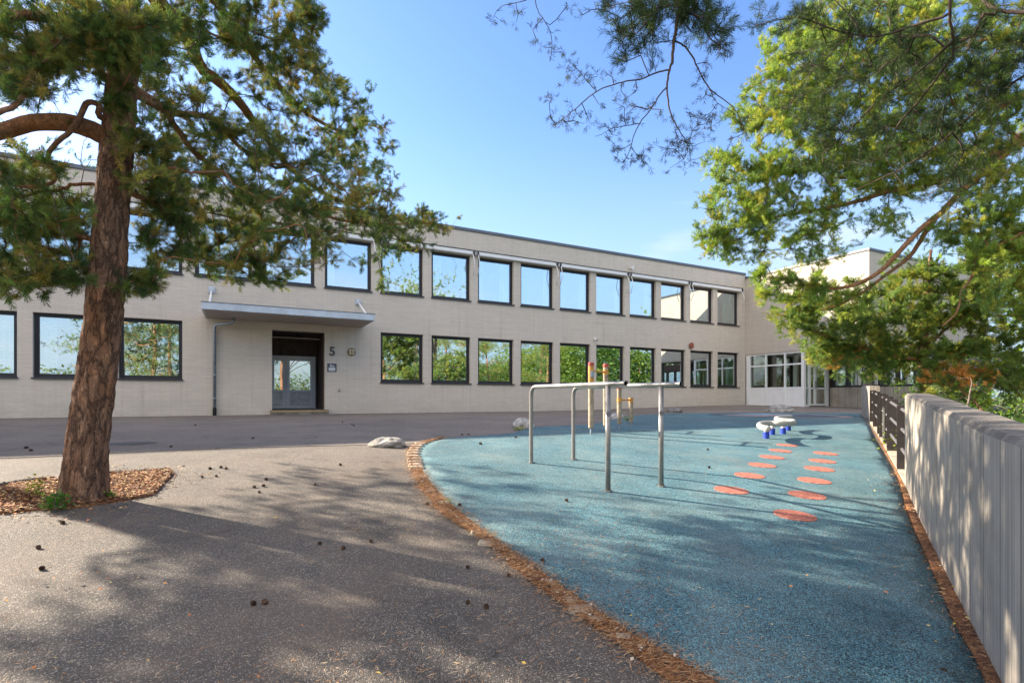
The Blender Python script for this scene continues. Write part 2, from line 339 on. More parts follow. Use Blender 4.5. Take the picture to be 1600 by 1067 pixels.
# ------------------------------------------------------------------ setting: ground sheets
def fill_sheet(name, poly, m, off, step=.3, kind='structure', jitter=0, drop=False):
    """poly: list of (x, y); triangulated sheet that follows the terrain"""
    P = [Vector((p[0], p[1])) for p in poly]
    xs = [p.x for p in P]; ys = [p.y for p in P]
    def inside(x, y):
        c = False; n = len(P)
        for i in range(n):
            a, b = P[i], P[i-1]
            if (a.y > y) != (b.y > y) and x < (b.x-a.x)*(y-a.y)/(b.y-a.y)+a.x: c = not c
        return c
    def near(x, y):
        q = Vector((x, y))
        for i in range(len(P)):
            a, b = P[i-1], P[i]; ab = b-a; L = ab.length_squared
            if L < 1e-9: continue
            t = max(0, min(1, (q-a).dot(ab)/L))
            if (a+ab*t-q).length < step*.3: return True
        return False
    pts = list(P); n = len(pts)
    y = min(ys)
    while y < max(ys):
        x = min(xs)
        while x < max(xs):
            if inside(x, y) and not near(x, y): pts.append(Vector((x, y)))
            x += step
        y += step
    r = delaunay_2d_cdt(pts, [(i, (i+1) % n) for i in range(n)], [], 1, 1e-5)
    vs = [(p.x, p.y, hgt(p.x, p.y, drop)+off) for p in r[0]]
    me = bpy.data.meshes.new(name); me.from_pydata(vs, [], [tuple(f) for f in r[2]])
    bm = bmesh.new(); bm.from_mesh(me); bmesh.ops.recalc_face_normals(bm, faces=bm.faces)
    if sum(f.normal.z for f in bm.faces) < 0: bmesh.ops.reverse_faces(bm, faces=bm.faces)
    # skirt
    for e in [e for e in bm.edges if len(e.link_faces) == 1]:
        a, b = e.verts; c = bm.verts.new(a.co-Vector((0, 0, .05))); d = bm.verts.new(b.co-Vector((0, 0, .05)))
        bm.faces.new((a, b, d, c))
    bm.to_mesh(me); bm.free()
    o = link(name, me, m, None, True); tag(o, kind=kind); return o
def axis(fine, fs, coarse):
    a = list(np.arange(fine[0], fine[1]+fs/2, fs)); b = a[-1]; st = fs
    while b < coarse: st *= 1.5; b += st; a.append(b)
    b = a[0]; st = fs
    while b > -coarse: st *= 1.5; b -= st; a.insert(0, b)
    return a
gx = axis((-16, 18), .25, 700); gy = axis((-4, 32), .25, 700)
gv = []
for y in gy:
    for x in gx: gv.append((x, y, hgt(x, y)))
nx = len(gx); gf = []
for j in range(len(gy)-1):
    for i in range(nx-1): q = j*nx+i; gf.append((q, q+1, q+nx+1, q+nx))
me = bpy.data.meshes.new('ground'); me.from_pydata(gv, [], gf); tag(link('ground', me, M['asphalt'], None, True), kind='structure')
def smoothpoly(pts, n=2):
    for _ in range(n):
        q = []
        for i in range(len(pts)-1):
            a, b = Vector(pts[i]), Vector(pts[i+1]); q += [a*.75+b*.25, a*.25+b*.75]
        pts = [pts[0]]+q+[pts[-1]]
    return [Vector(p) for p in pts]
def g2(l): return [Vector(U(*p)[:2]) for p in l]
blue_left = g2([(1250,1160),(1124,1067),(1069,1037),(1007,1001),(934,957),(891,925),(848,896),(800,863),(763,835),(731,810),(707,791),(684,769),(669,750),(660,735),(653,718),(651,709),(654,700),(664,694.7),(688,687),(722,683.4),(769,681),(802,678),(817,672),(835,668),(880,666),(928,664),(958,656),(985,649.5),(1053,646),(1140,646),(1240,645.6),(1343,645.6)])
blue_right = g2([(1348,652),(1357,664),(1368,690),(1386,722),(1406,762),(1415,800),(1426,829),(1447,875),(1470,927),(1484,967),(1516,1019),(1539,1067)])
blue_left = smoothpoly(blue_left, 1)
fill_sheet('rubber_play_surface', blue_left+blue_right+[Vector((1.75, 1.9)), Vector((1.5, 1.2)), Vector((1.2, 1.1))], M['rubber'], .018, .25)
# smooth asphalt of the lane along the building; its sunlit near edge
rd = smoothpoly(g2([(-260,734),(-120,723),(0,716),(60,714),(165,708.5),(300,702.5),(440,698),(560,695.5),(640,693),(672,690)]), 1)
bl2 = blue_left[[i for i, p in enumerate(blue_left) if True][0]:]
far_edge = [p for p in blue_left if p.y > Vector(U(672, 692)[:2]).y-.05]
def fpt(s, d): return Vector((CX-s*U2[0]-d*N2[0], CY-s*U2[1]-d*N2[1]))
rdpoly = rd + [p+Vector((.12, .05)) for p in far_edge] + [Vector((13.7, 20.9)), fpt(-2.5, 6.6), fpt(-2.5, -.4), fpt(60, -.4), Vector((-42, 8))]
fill_sheet('lane', rdpoly, M['road'], .006, .4)
# soil and grass beyond the wall
off = []
for i in range(len(WL)):
    a = Vector(WL[max(i-1, 0)]); b = Vector(WL[min(i+1, len(WL)-1)]); t = (b-a).normalized(); nrm = Vector((-t.y, t.x))
    off.append(Vector(WL[i])+nrm*.3)
fill_sheet('grass_slope', off+[Vector((3, -4)), Vector((42, -4)), Vector((46, 26)), Vector((26.5, 26))], M['soil'], .012, .5, 'structure', drop=True)
# ------------------------------------------------------------------ walls with openings
def wall_holes(x0, x1, z0, z1, holes, th, m, name, parent, rev=None, back=True):
    xs = sorted({x0, x1, *[h[0] for h in holes], *[h[1] for h in holes]}); zs = sorted({z0, z1, *[h[2] for h in holes], *[h[3] for h in holes]})
    def hole(i, j):
        cx, cz = (xs[i]+xs[i+1])/2, (zs[j]+zs[j+1])/2
        return any(h[0] < cx < h[1] and h[2] < cz < h[3] for h in holes)
    mb = MB(); nx, nz = len(xs)-1, len(zs)-1; H = [[hole(i, j) for j in range(nz)] for i in range(nx)]
    for i in range(nx):
        for j in range(nz):
            a, b, c, d = xs[i], xs[i+1], zs[j], zs[j+1]
            if not H[i][j]:
                mb.quad((a, 0, c), (b, 0, c), (b, 0, d), (a, 0, d))
                if back: mb.quad((a, th, c), (a, th, d), (b, th, d), (b, th, c))
                if i == 0: mb.quad((a, 0, c), (a, 0, d), (a, th, d), (a, th, c))
                if i == nx-1: mb.quad((b, 0, c), (b, th, c), (b, th, d), (b, 0, d))
                if j == 0: mb.quad((a, 0, c), (a, th, c), (b, th, c), (b, 0, c))
                if j == nz-1: mb.quad((a, 0, d), (b, 0, d), (b, th, d), (a, th, d))
            else:
                if not (i > 0 and H[i-1][j]): mb.quad((a, 0, c), (a, th, c), (a, th, d), (a, 0, d))
                if not (i < nx-1 and H[i+1][j]): mb.quad((b, 0, c), (b, 0, d), (b, th, d), (b, th, c))
                if not (j > 0 and H[i][j-1]): mb.quad((a, 0, c), (b, 0, c), (b, th, c), (a, th, c))
                if not (j < nz-1 and H[i][j+1]): mb.quad((a, 0, d), (a, th, d), (b, th, d), (b, 0, d))
    me = bpy.data.meshes.new(name); me.from_pydata(mb.v, [], mb.f)
    bm = bmesh.new(); bm.from_mesh(me); bmesh.ops.remove_doubles(bm, verts=bm.verts, dist=1e-4); bmesh.ops.recalc_face_normals(bm, faces=bm.faces); bm.to_mesh(me); bm.free()
    return link(name, me, m, parent)
# local frame of the building: x along the facade (0 = inner corner, negative to the left), y into the building, z = 0 is .6 m under the eye
BZ = EYE-.6
B = empty('school_building', (CX, CY, BZ), ROT, label='long two-storey beige painted brick school building with dark framed windows and a canopied door', cat='building')
def kx(k): return (k-10.105)*PITCH
W_ = .83*PITCH
LZ = (1.235, 3.205); UZ = (4.77, 6.70); TOP = 7.84
ups = list(range(-9, 10)); lows = [k for k in range(-9, 10) if k not in (-1, -2, -3)]
ups_x = {k: (kx(k), kx(k)+W_) for k in ups}
DX0, DX1, DZ = -25.13, -23.31, 3.07
holes = [(*ups_x[k], *UZ) for k in ups]+[(*ups_x[k], *LZ) for k in lows]+[(DX0, DX1, -.6, DZ)]
XL = kx(-10)+.0
wall_holes(XL, 0, -.6, TOP-.1, holes, .3, M['brick'], 'wall', B)
mb = MB()
mb.box((XL-.02, 10, -.6), (4, 10.3, TOP-.1)); mb.box((XL-.3, .0, -.6), (XL-.003, 10.3, TOP-.1)); mb.box((4.003, .35, -.6), (4.3, 10.3, TOP-.1))
mb.build('rear_wall', M['brick'], B)
MB().box((XL-.3, .02, TOP-.32), (4.2, 10.28, TOP-.12)).build('roof', M['interior'], B)
MB().box((XL, .32, 3.55), (4, 9.98, 3.85)).box((XL, .32, .2), (DX0-.4, 9.98, .35)).box((DX1+.4, .32, .2), (4, 9.98, .35)).box((XL, 5.0, .36), (4, 5.1, 3.54)).box((XL, 5.0, 3.86), (4, 5.1, 7.4)).build('interior', M['interior'], B)
mb = MB(); mb.box((XL-.34, -.05, TOP-.1), (.0, .34, TOP+.03)); 
cap = mb.build('roof_edge', M['cap_metal'], B, bevel=.01)
for xx in np.arange(XL+1, -1, 3.0):
    pass
def make_window(parent, w, h, name='window', fr=.075, glass=None, fm=None, sill=True, tilt=False):
    fm = fm or M['frame']; mb = MB()
    mb.box((0, 0, 0), (fr, .09, h)).box((w-fr, 0, 0), (w, .09, h)).box((fr, .001, 0), (w-fr, .089, fr)).box((fr, .001, h-fr), (w-fr, .089, h))
    s = .04                                     # inner sash
    mb.box((fr, .02, fr), (fr+s, .1, h-fr)).box((w-fr-s, .02, fr), (w-fr, .1, h-fr)).box((fr+s, .021, fr), (w-fr-s, .099, fr+s)).box((fr+s, .021, h-fr-s), (w-fr-s, .099, h-fr))
    o = mb.build(name, fm, parent, bevel=.004)
    a = fr+s-.004
    p = MB().box((a, .055, a), (w-a, .063, h-a)).build('pane', glass or M['glass'], o)
    if sill: 
        MB().box((-.03, -.20, -.045), (w+.03, .03, -.002)).build('sill', M['sill'], o, bevel=.004)
    return o
def curtain(parent, x0, x1, z0, z1, m, y=.2, lean=0):
    n = max(14, int((x1-x0)/.018)); vs = []; fs = []
    for i in range(n+1):
        x = x0+(x1-x0)*i/n; yy = y+.022*math.sin(i*1.1+.6*math.sin(i*.31))
        vs += [(x, yy, z0), (x+lean, yy, z1)]
    for i in range(n): fs.append((2*i, 2*i+2, 2*i+3, 2*i+1))
    me = bpy.data.meshes.new('curtain'); me.from_pydata(vs, [], fs); return link('curtain', me, m, parent, True)
def copy_tree(o, parent):
    c = o.copy(); col.objects.link(c); c.parent = parent
    for ch in o.children: copy_tree(ch, c)
    return c
wu = make_window(B, W_, UZ[1]-UZ[0]); wl = make_window(B, W_, LZ[1]-LZ[0])
up_o, low_o = {}, {}
for k in ups:
    o = wu if k == ups[0] else copy_tree(wu, B); up_o[k] = o; o.location = (kx(k), .13, UZ[0]); 
for k in lows:
    o = wl if k == lows[0] else copy_tree(wl, B); low_o[k] = o; o.location = (kx(k), .13, LZ[0])
hw = UZ[1]-UZ[0]
for k, spec in {-2: [(.1, .3, 'w'), (1.3, 1.62, 'w')], -3: [(.1, .35, 'w')], 0: [(1.4, 1.62, 'w')], 1: [(.1, .55, 'w'), (1.5, 1.62, 'w')], 2: [(.1, .38, 'w'), (1.2, 1.62, 'w')], 3: [(1.35, 1.62, 'w')], 5: [(.1, .25, 'w'), (1.35, 1.62, 'w')], 6: [(1.2, 1.62, 'w')], 7: [(1.15, 1.62, 'g')], 8: [(1.0, 1.62, 'g')], 9: [(.8, 1.62, 'g')], 4: [(1.3, 1.6, 'w')], -1: [(.1, .4, 'w')]}.items():
    for a, b, c in spec: curtain(up_o[k], a, b, .05, hw-.1, M['curtw' if c == 'w' else 'curtg'])
for k, spec in {1: [(.1, .75, 'g')], 3: [(1.0, 1.62, 'g')], -4: [(1.1, 1.64, 'g')], 0: [(1.45, 1.62, 'w')], -5: [(.1, .5, 'w')], 9: [(1.1, 1.62, 'g')], -6: [(1.2, 1.62, 'w')], 7: [(.1, .4, 'g')]}.items():
    for a, b, c in spec: curtain(low_o[k], a, b, .05, LZ[1]-LZ[0]-.1, M['curtw' if c == 'w' else 'curtg'])
# awnings over pairs of upper windows
def make_awning():
    L = 2*PITCH-.05
    o = MB().box((0, -.16, 0), (L, -.003, .17)).build('awning', M['white'], B, bevel=.02)
    MB().box((0.0, -.18, .172), (L, -.01, .195)).build('rail', M['frame'], o)
    for x, sx in ((.07, 1), (L-.13, -1)):
        MB().box((x-.03*sx-.02, -.2, -.03), (x-.03*sx+.05, -.162, .16)).build('bracket', M['frame'], o)
        MB().tube([(x, -.19, 0), (x-sx*.01, -.34, -.42), (x-sx*.02, -.14, -.86)], .017, 8).build('arm', M['white'], o, sm=True)
    return o
aw = make_awning()
for i, k in enumerate(range(-10, 10, 2)):
    o = aw if i == 0 else copy_tree(aw, B); o.location = (kx(k)-.13+.0, 0, 6.72)
# canopy over the door
cn = MB().box((-27.22, -1.95, 3.36), (-21.9, -.004, 3.585)).build('canopy', M['canopy'], B, bevel=.008)
MB().box((-27.15, -1.88, 3.335), (-21.97, -.006, 3.357)).build('soffit', M['soffit'], cn)
MB().box((-27.235, -1.965, 3.587), (-21.885, -.005, 3.6)).build('flashing', M['cap_metal'], cn)
for x in (-27.02, -22.1):
    MB().tube([(x, -.03, 4.32), (x, -1.55, 3.6)], .035, 10).build('rod', M['white'], cn, sm=True)
    MB().box((x-.1, -.05, 4.2), (x+.1, -.004, 4.42)).build('wall_plate', M['canopy'], cn, bevel=.01)
dp = MB().tube([(-26.35, -.5, 3.33), (-26.35, -.5, 3.22), (-26.45, -.42, 3.16), (-26.85, -.16, 3.12), (-26.93, -.09, 3.05), (-26.93, -.08, .25)], .048, 12).build('downpipe', M['galv'], B, sm=True)
MB().tube([(-26.93, -.08, .27), (-26.93, -.08, -.3)], .058, 12).build('pipe_foot', M['black'], dp, sm=True)
for z in (2.6, 1.4, .6): MB().tube([(-26.93, -.08, z-.02), (-26.93, -.08, z+.02)], .055, 12).box((-26.95, -.06, z-.015), (-26.91, -.003, z+.015)).build('pipe_clip', M['galv'], dp, sm=False)
# recessed entrance
RD = 2.1
rec = MB().box((DX0-.2, .31, -.6), (DX0-.003, RD+.2, DZ+.3)).box((DX1+.003, .31, -.6), (DX1+.2, RD+.2, DZ+.3)).box((DX0-.2, .302, DZ+.003), (DX1+.2, RD+.2, DZ+.12)).box((DX0, RD+.06, -.6), (DX1, RD+.15, DZ)).build('porch', M['brickdark'], B)
MB().box((DX0+.01, 1.3, 2.92), (DX1-.01, 1.36, 2.97)).build('ceiling_trim', M['soffit'], rec)
MB().tube([(-24.15, 1.0, 3.06), (-24.15, 1.0, 2.98)], .13, 16).build('ceiling_lamp', M['black'], rec)
MB().box((DX0-.06, -.28, -.3), (DX1+.1, RD, .17)).build('doorstep', M['cap'], B, bevel=.01)
MB().box((DX0-.05, -.286, .1), (DX1+.09, -.2815, .15)).build('step_edge', simple('worn_yellow_edge', (.42, .3, .13), .8, 0, .25, 14), B)
dfr = MB().box((DX0+.004, RD-.06, .18), (DX0+.06, RD+.03, 2.3)).box((-23.46, RD-.06, .18), (-23.40, RD+.03, 2.3)).box((DX0+.06, RD-.058, 2.24), (-23.46, RD+.03, 2.298)).build('door_frame', M['doorgrey'], B)
def door_leaf(x0, x1, hx):
    mb = MB(); y0, y1 = RD-.05, RD; z0, z1 = .19, 2.235; f = .13
    mb.box((x0, y0, z0), (x0+f, y1, z1)).box((x1-f, y0, z0), (x1, y1, z1)).box((x0+f, y0+.001, z0), (x1-f, y1, z0+.13)).box((x0+f, y0+.001, z1-.13), (x1-f, y1, z1)).box((x0+f, y0+.001, .83), (x1-f, y1, .92))
    o = mb.build('door', M['doorgrey'], B, bevel=.004)
    MB().box((x0+f, y0+.015, .33), (x1-f, y1-.01, .82)).build('kick_panel', M['doorpanel'], o)
    MB().box((x0+f, y0+.02, .93), (x1-f, y1-.02, 2.1)).build('pane', M['glassdoor'], o)
    MB().box((hx-.025, y0-.03, 1.1), (hx+.025, y0-.001, 1.42)).tube([(hx, y0-.06, 1.15), (hx, y0-.06, 1.37)], .012, 8).build('handle', M['white'], o, bevel=.004)
    return o
d1 = door_leaf(-25.065, -24.51, -24.55); d2 = door_leaf(-24.502, -23.465, -24.44)
MB().box((-23.39, RD-.02, .18), (-23.33, RD+.05, 3.05)).build('side_panel', M['brickdark'], rec)
# ------------------------------------------------------------------ the wing
Wg = empty('school_wing', (CX, CY, BZ), ROT, label='lit beige brick wing at right with white glazed entrance under its overhang', cat='building')
# local wing frame: y negative = towards the camera, x positive = into the wing
WT = 7.53; SOF = 3.12; WE = -6.75
def wall_x(y0, y1, z0, z1, x, th, name, m, parent):
    return MB().box((x, y0, z0), (x+th, y1, z1)).build(name, m, parent)
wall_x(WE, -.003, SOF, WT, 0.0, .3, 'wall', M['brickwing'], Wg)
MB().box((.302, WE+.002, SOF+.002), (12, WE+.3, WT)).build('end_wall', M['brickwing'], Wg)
MB().box((11.7, WE+.31, -.6), (12, .3, WT)).box((4.31, .0, -.6), (11.69, .3, WT)).build('rear_wall', M['brick'], Wg)
MB().box((.31, WE+.31, WT-.3), (11.69, .29, WT-.15)).build('roof', M['interior'], Wg)
MB().box((-.05, WE-.05, WT+.001), (.3, -.003, WT+.12)).box((.301, WE-.05, WT+.001), (12.05, WE+.3, WT+.12)).build('roof_edge', M['cap_metal'], Wg, bevel=.008)
MB().box((.01, WE+.01, SOF-.06), (11.9, .31, SOF-.004)).build('soffit', M['soffit'], Wg)
MB().box((.0, WE, -.6), (.28, WE+.28, SOF-.062)).build('column', M['cap'], Wg)
MB().box((3.2, WE, -.6), (3.48, WE+.28, SOF-.062)).build('column', M['cap'], Wg)
GZ = .2                                         # ground by the entrance
# white glazed front in the plane of the wing
y0, y1 = -3.55, -.02
fz = [GZ-.0, 1.17, 2.42, 3.055]
ent = MB()
for y in (y0+.002, -2.5, -1.35, y1-.28): ent.box((.02, y, GZ-.3), (.12, y+(.16 if y in (y0+.002,) else (.26 if y == y1-.28 else .09)), 3.055))
ent.box((.021, y0, 3.0), (.119, y1, 3.054)).box((.022, y0, 2.38), (.118, y1, 2.46)).box((.022, y0, 1.12), (.118, y1, 1.2)).box((.022, y0, GZ-.3), (.118, y1, GZ+.05))
entr = ent.build('entrance_glazing', M['white'], Wg)
for a, b in ((y0+.16, -2.5), (-2.41, -1.35), (-1.26, y1-.28)):
    MB().box((.05, a, 1.2), (.058, b, 2.38)).build('pane', M['glassclear'], entr); MB().box((.05, a, 2.46), (.058, b, 3.0)).build('pane', M['glassclear'], entr)
    MB().box((.04, a, GZ+.05), (.06, b, 1.12)).build('panel', M['white'], entr)
# return with the glazed door, facing the camera
XR = 2.25; dy = y0
en2 = MB()
for x, w in ((.14, .06), (.42, .06), (1.93, .2)): en2.box((x, dy+.0, GZ-.3), (x+w, dy+.09, 3.052))
en2.box((.2, dy+.001, 3.0), (1.93, dy+.089, 3.05)).box((.2, dy+.001, 2.36), (1.93, dy+.089, 2.44)).box((.2, dy+.001, 1.1), (.42, dy+.089, 1.16)).box((.2, dy+.001, GZ-.3), (.42, dy+.089, GZ+.06))
en2 = en2.build('door_surround', M['white'], Wg)
MB().box((.2, dy+.03, 1.16), (.42, dy+.036, 2.36)).box((.2, dy+.03, GZ+.06), (.42, dy+.036, 1.1)).box((.2, dy+.03, 2.44), (1.93, dy+.036, 3.0)).build('pane', M['glassclear'], en2)
def gdoor(x0, x1, hx):
    f = .09
    o = MB().box((x0, dy-.012, GZ), (x0+f, dy+.05, 2.34)).box((x1-f, dy-.012, GZ), (x1, dy+.05, 2.34)).box((x0+f, dy-.01, GZ), (x1-f, dy+.05, GZ+.1)).box((x0+f, dy-.01, 2.24), (x1-f, dy+.05, 2.34)).box((x0+f, dy-.01, 1.08), (x1-f, dy+.05, 1.17)).build('glass_door', M['white'], Wg)
    MB().box((x0+f, dy+.01, GZ+.1), (x1-f, dy+.016, 1.08)).box((x0+f, dy+.01, 1.17), (x1-f, dy+.016, 2.24)).build('pane', M['glassdoor'], o)
    MB().box((hx-.02, dy-.05, 1.15), (hx+.02, dy-.013, 1.5)).build('handle', M['bars'], o, bevel=.005)
gdoor(.49, .95, .9); gdoor(.957, 1.92, 1.02)
MB().box((2.131, dy, GZ-.3), (XR, dy+.2, SOF-.062)).build('pilaster', M['cap'], Wg)
# inside the lobby
MB().box((4.5, -3.4, GZ-.1), (4.7, .0, SOF-.07)).box((.15, -.05, GZ-.1), (4.5, .0, SOF-.07)).build('lobby_brick', M['inbrick'], Wg)
MB().box((.15, -3.4, GZ-.1), (4.5, -.06, GZ+.02)).build('lobby_floor', M['interior'], Wg)
MB().box((2.2, -2.9, GZ+.02), (2.35, -2.75, SOF-.07)).box((2.2, -1.6, GZ+.02), (2.35, -1.45, SOF-.07)).build('lobby_post', M['doorgrey'], Wg)
# low board-marked wall with windows, set back under the overhang
def uvbox(mb_list, name, m, parent):
    o = mb_list.build(name, m, parent); me = o.data; uv = me.uv_layers.new(name='UVMap')
    for p in me.polygons:
        for li in p.loop_indices:
            c = me.vertices[me.loops[li].vertex_index].co; uv.data[li].uv = (c.x+c.y, c.z)
    return o
uvbox(MB().box((XR+.03, -9.5, -.6), (XR+.25, dy-.002, 1.17)), 'parapet', M['concrete'], Wg)
wy = dy-.25
fw = MB(); zb, zt = 1.19, 2.6
fw.box((XR+.1, -9.5, zb), (XR+.2, dy-.003, zb+.09)).box((XR+.1, -9.5, zt-.08), (XR+.2, dy-.003, zt))
ys = [dy-.12-.78*i for i in range(8)]
for i, y in enumerate(ys): fw.box((XR+.099, y-.1, zb+.09), (XR+.201, y+(.117 if i == 0 else .1), zt-.08))
fw = fw.build('window_band', M['frame'], Wg)
for a, b in zip(ys[1:], ys[:-1]): MB().box((XR+.14, a+.1, zb+.09), (XR+.15, b-.1, zt-.08)).build('pane', M['glass'], fw)
MB().box((XR+.06, -9.5, zt+.001), (XR+.25, dy-.003, SOF-.061)).build('lintel_panel', M['brickdark'], Wg)
MB().box((XR+2.5, -9.5, -.5), (XR+2.6, dy-.1, SOF-.08)).build('room_wall', M['interior'], Wg)
# ------------------------------------------------------------------ things on the facade
def on_facade(px, py, d=0.):
    r = (px-800)/F; Y = (d-20.78)/(.4639*r-.8859) if False else (20.782-d)/(.8859-.4639*r)
    return Vector((r*Y, Y, EYE+(HY-py)/F*Y))
def facade_thing(name, px, py, d=.0, **k):
    p = on_facade(px, py, d); return empty(name, p, ROT, **k)
def text_mesh(txt, size, depth):
    cu = bpy.data.curves.new('t', 'FONT'); cu.body = txt; cu.size = size; cu.extrude = depth; cu.offset = size*.028; cu.align_x = 'CENTER'; cu.align_y = 'CENTER'
    ob = bpy.data.objects.new('t', cu); col.objects.link(ob); bpy.context.view_layer.update()
    me = bpy.data.meshes.new_from_object(ob.evaluated_get(bpy.context.evaluated_depsgraph_get())); bpy.data.objects.remove(ob)
    for mm in range(len(me.materials)): me.materials.pop()
    return me
me = text_mesh('5', .47, .012); me.transform(Matrix.Rotation(R(90), 4, 'X')); me.name = 'house_number'
o = link('house_number', me, M['digit']); o.location = on_facade(519, 549.5, .014); o.rotation_euler = (0, 0, ROT); tag(o, 'dark grey number 5 fixed to the brick beside the porch', 'house number')
t = facade_thing('wall_sign', 518.5, 574.5, label='small slate plaque with white lines under the number 5', cat='sign')
MB().box((-.17, -.03, -.16), (.17, -.004, .16)).build('plate', M['sign'], t, bevel=.012)
mk = MB(); mk.box((-.12, -.034, -.115), (.12, -.031, -.085)).box((-.12, -.034, -.07), (.12, -.031, -.04)).box((-.12, -.034, -.025), (.12, -.031, .005))
mk.box((-.06, -.034, .04), (.09, -.031, .062)).box((-.07, -.034, .04), (-.05, -.031, .12)).box((-.05, -.034, .1), (.0, -.031, .115)).box((.0, -.034, .062), (.02, -.031, .085)).box((.05, -.034, .062), (.07, -.031, .085)).build('marking', M['white'], t)
t = facade_thing('bulkhead_lamp', 549, 550, label='round bulkhead wall lamp with crossed brass guard right of number 5', cat='lamp')
def disc(r, y0, y1, k=28): return MB().tube([(0, y0, 0), (0, y1, 0)], r, k)
disc(.15, -.003, -.07).build('ring', M['brass'], t, sm=False, bevel=.006)
disc(.115, -.071, -.095).build('glass', M['lampglass'], t, bevel=.01)
MB().box((-.125, -.108, -.011), (.125, -.097, .011)).box((-.011, -.109, -.125), (.011, -.0965, .125)).build('guard', M['brass'], t)
t = facade_thing('alarm_bell', 1079, 540, label='round rust red alarm bell between the ground floor window heads', cat='alarm')
disc(.17, -.05, -.11).build('gong', M['bell'], t, bevel=.025); disc(.1, -.003, -.05).build('base', M['frame'], t)
t = facade_thing('security_camera', 929, 531, label='small white security camera above the ground floor windows', cat='camera')
MB().box((-.05, -.05, .0), (.05, -.003, .09)).build('bracket', M['white'], t); MB().tube([(0, -.05, .03), (-.02, -.2, -.02)], .045, 12).build('housing', M['white'], t, bevel=.006); MB().tube([(-.0202, -.2005, -.02), (-.0215, -.212, -.024)], .032, 12).build('lens', M['black'], t)
t = facade_thing('floodlight', 985, 418.5, label='small white floodlight on the parapet brick above the awnings', cat='floodlight')
MB().box((-.05, -.09, -.03), (.05, -.003, .03)).build('bracket', M['white'], t); MB().tube([(0, -.06, .0), (.0, -.2, -.03)], [.06, .1], 14).build('head', M['white'], t, sm=False)
t = facade_thing('wall_tap', 529.5, 610, label='small metal tap low on the brick right of the porch', cat='tap')
MB().tube([(0, -.003, 0), (0, -.1, 0), (0, -.12, -.05)], .022, 10).build('spout', M['bars'], t, sm=True); MB().box((-.05, -.07, .03), (.05, -.05, .045)).build('handle', M['bars'], t)
# a trim box on the wing wall
# ------------------------------------------------------------------ concrete walls and fence
def ribbon_wall(name, pts, height, th, **k):
    """board-marked concrete wall along a polyline (x, y), thickness to its right (beyond) side"""
    P = [Vector(p) for p in pts]; Q = []; S = [0]
    dens = []
    for i in range(len(P)-1):
        n = max(1, int((P[i+1]-P[i]).length/.25))
        for j in range(n): dens.append(P[i].lerp(P[i+1], j/n))
    dens.append(P[-1]); vs = []; uv = []; s = 0
    prof = [(0, -.4), (0, 'a'), (.025, 'b'), (th-.025, 'b'), (th, 'a'), (th, -1.4)]
    for i, p in enumerate(dens):
        a = dens[max(i-1, 0)]; b = dens[min(i+1, len(dens)-1)]; t = (b-a).normalized(); nr = Vector((-t.y, t.x))
        if i: s += (p-dens[i-1]).length
        g = hgt(p.x, p.y, False); H = height(s, p) if callable(height) else height
        for x, z in prof:
            zz = g+z if not isinstance(z, str) else g+H+(0 if z == 'b' else -.03)
            q = p+nr*x; vs.append((q.x, q.y, zz)); uv.append((s+x*3, zz))
    m = len(prof); fs = []; mi = []
    for i in range(len(dens)-1):
        for j in range(m-1):
            fs.append((i*m+j, i*m+j+1, (i+1)*m+j+1, (i+1)*m+j)); mi.append(1 if j in (1, 2, 3) else 0)
    fs.append(tuple(range(m))); mi.append(0); fs.append(tuple((len(dens)-1)*m+j for j in range(m))[::-1]); mi.append(0)
    me = bpy.data.meshes.new(name); me.from_pydata(vs, [], fs); u = me.uv_layers.new(name='UVMap')
    for pl, q in zip(me.polygons, mi):
        pl.material_index = q
        for li in pl.loop_indices: u.data[li].uv = uv[me.loops[li].vertex_index]
    bm = bmesh.new(); bm.from_mesh(me); bmesh.ops.recalc_face_normals(bm, faces=bm.faces); bm.to_mesh(me); bm.free()
    o = link(name, me, [M['concrete'], M['cap']]); tag(o, **k); return o
ribbon_wall('concrete_wall', WL[2:], lambda s, p: 1.2+.008*math.sin(s*1.1)+.004*math.sin(s*3.7), .25, label='long low board-marked concrete wall running along the right edge of the blue surface', cat='wall')
ribbon_wall('concrete_wall', [(12.9, 19.35), (12.3, 18.15), (10.83, 15.9)], lambda s, p: 1.12, .26, label='short concrete wall end beyond the brown steel fence', cat='wall')
fdir = (Vector(WL[2])-Vector(WL[1])).normalized(); fn = Vector((-fdir.y, fdir.x))
def fl(Y): return Vector((5.03+.632*(Y-6.72), Y))
def fence(name, ya, yb, posts, **k):
    a = fl(ya); root = empty(name, (a.x, a.y, hgt(a.x, a.y, False)), 0, **k); o0 = Vector(root.location)
    def P(Y, off, z): q = fl(Y)+fn*off; g = hgt(*fl(Y), False); return Vector((q.x, q.y, g+z))-o0
    for z in (.93, .64, .35):
        n = 8; MB().tube([P(ya+(yb-ya)*i/n, .06, z) for i in range(n+1)], .024, 10).build('rail', M['railtube'], root, sm=True)
    for Y in posts:
        o = MB(); g = P(Y, .0, 0); ang = math.atan2(fdir.y, fdir.x)
        Mx = Matrix.Translation(g) @ Matrix.Rotation(ang, 4, 'Z')
        o.box((-.02, -.0, -.1), (.02, .0, .9)); o.v = []; o.f = []
        o.box((-.012, -.005, -.05), (.012, .16, .985), Mx).box((-.04, .162, -.05), (.04, .172, .93), Mx)
        o.tube([Mx @ Vector((0, -.0, .96)), Mx @ Vector((0, .055, .985)), Mx @ Vector((0, .12, .965))], .012, 6)
        o.build('post', M['rail'], root)
    return root
fence('steel_fence', 6.74, 9.95, (7.68, 9.48), label='near panel of brown steel railing joined to the long concrete wall', cat='fence')
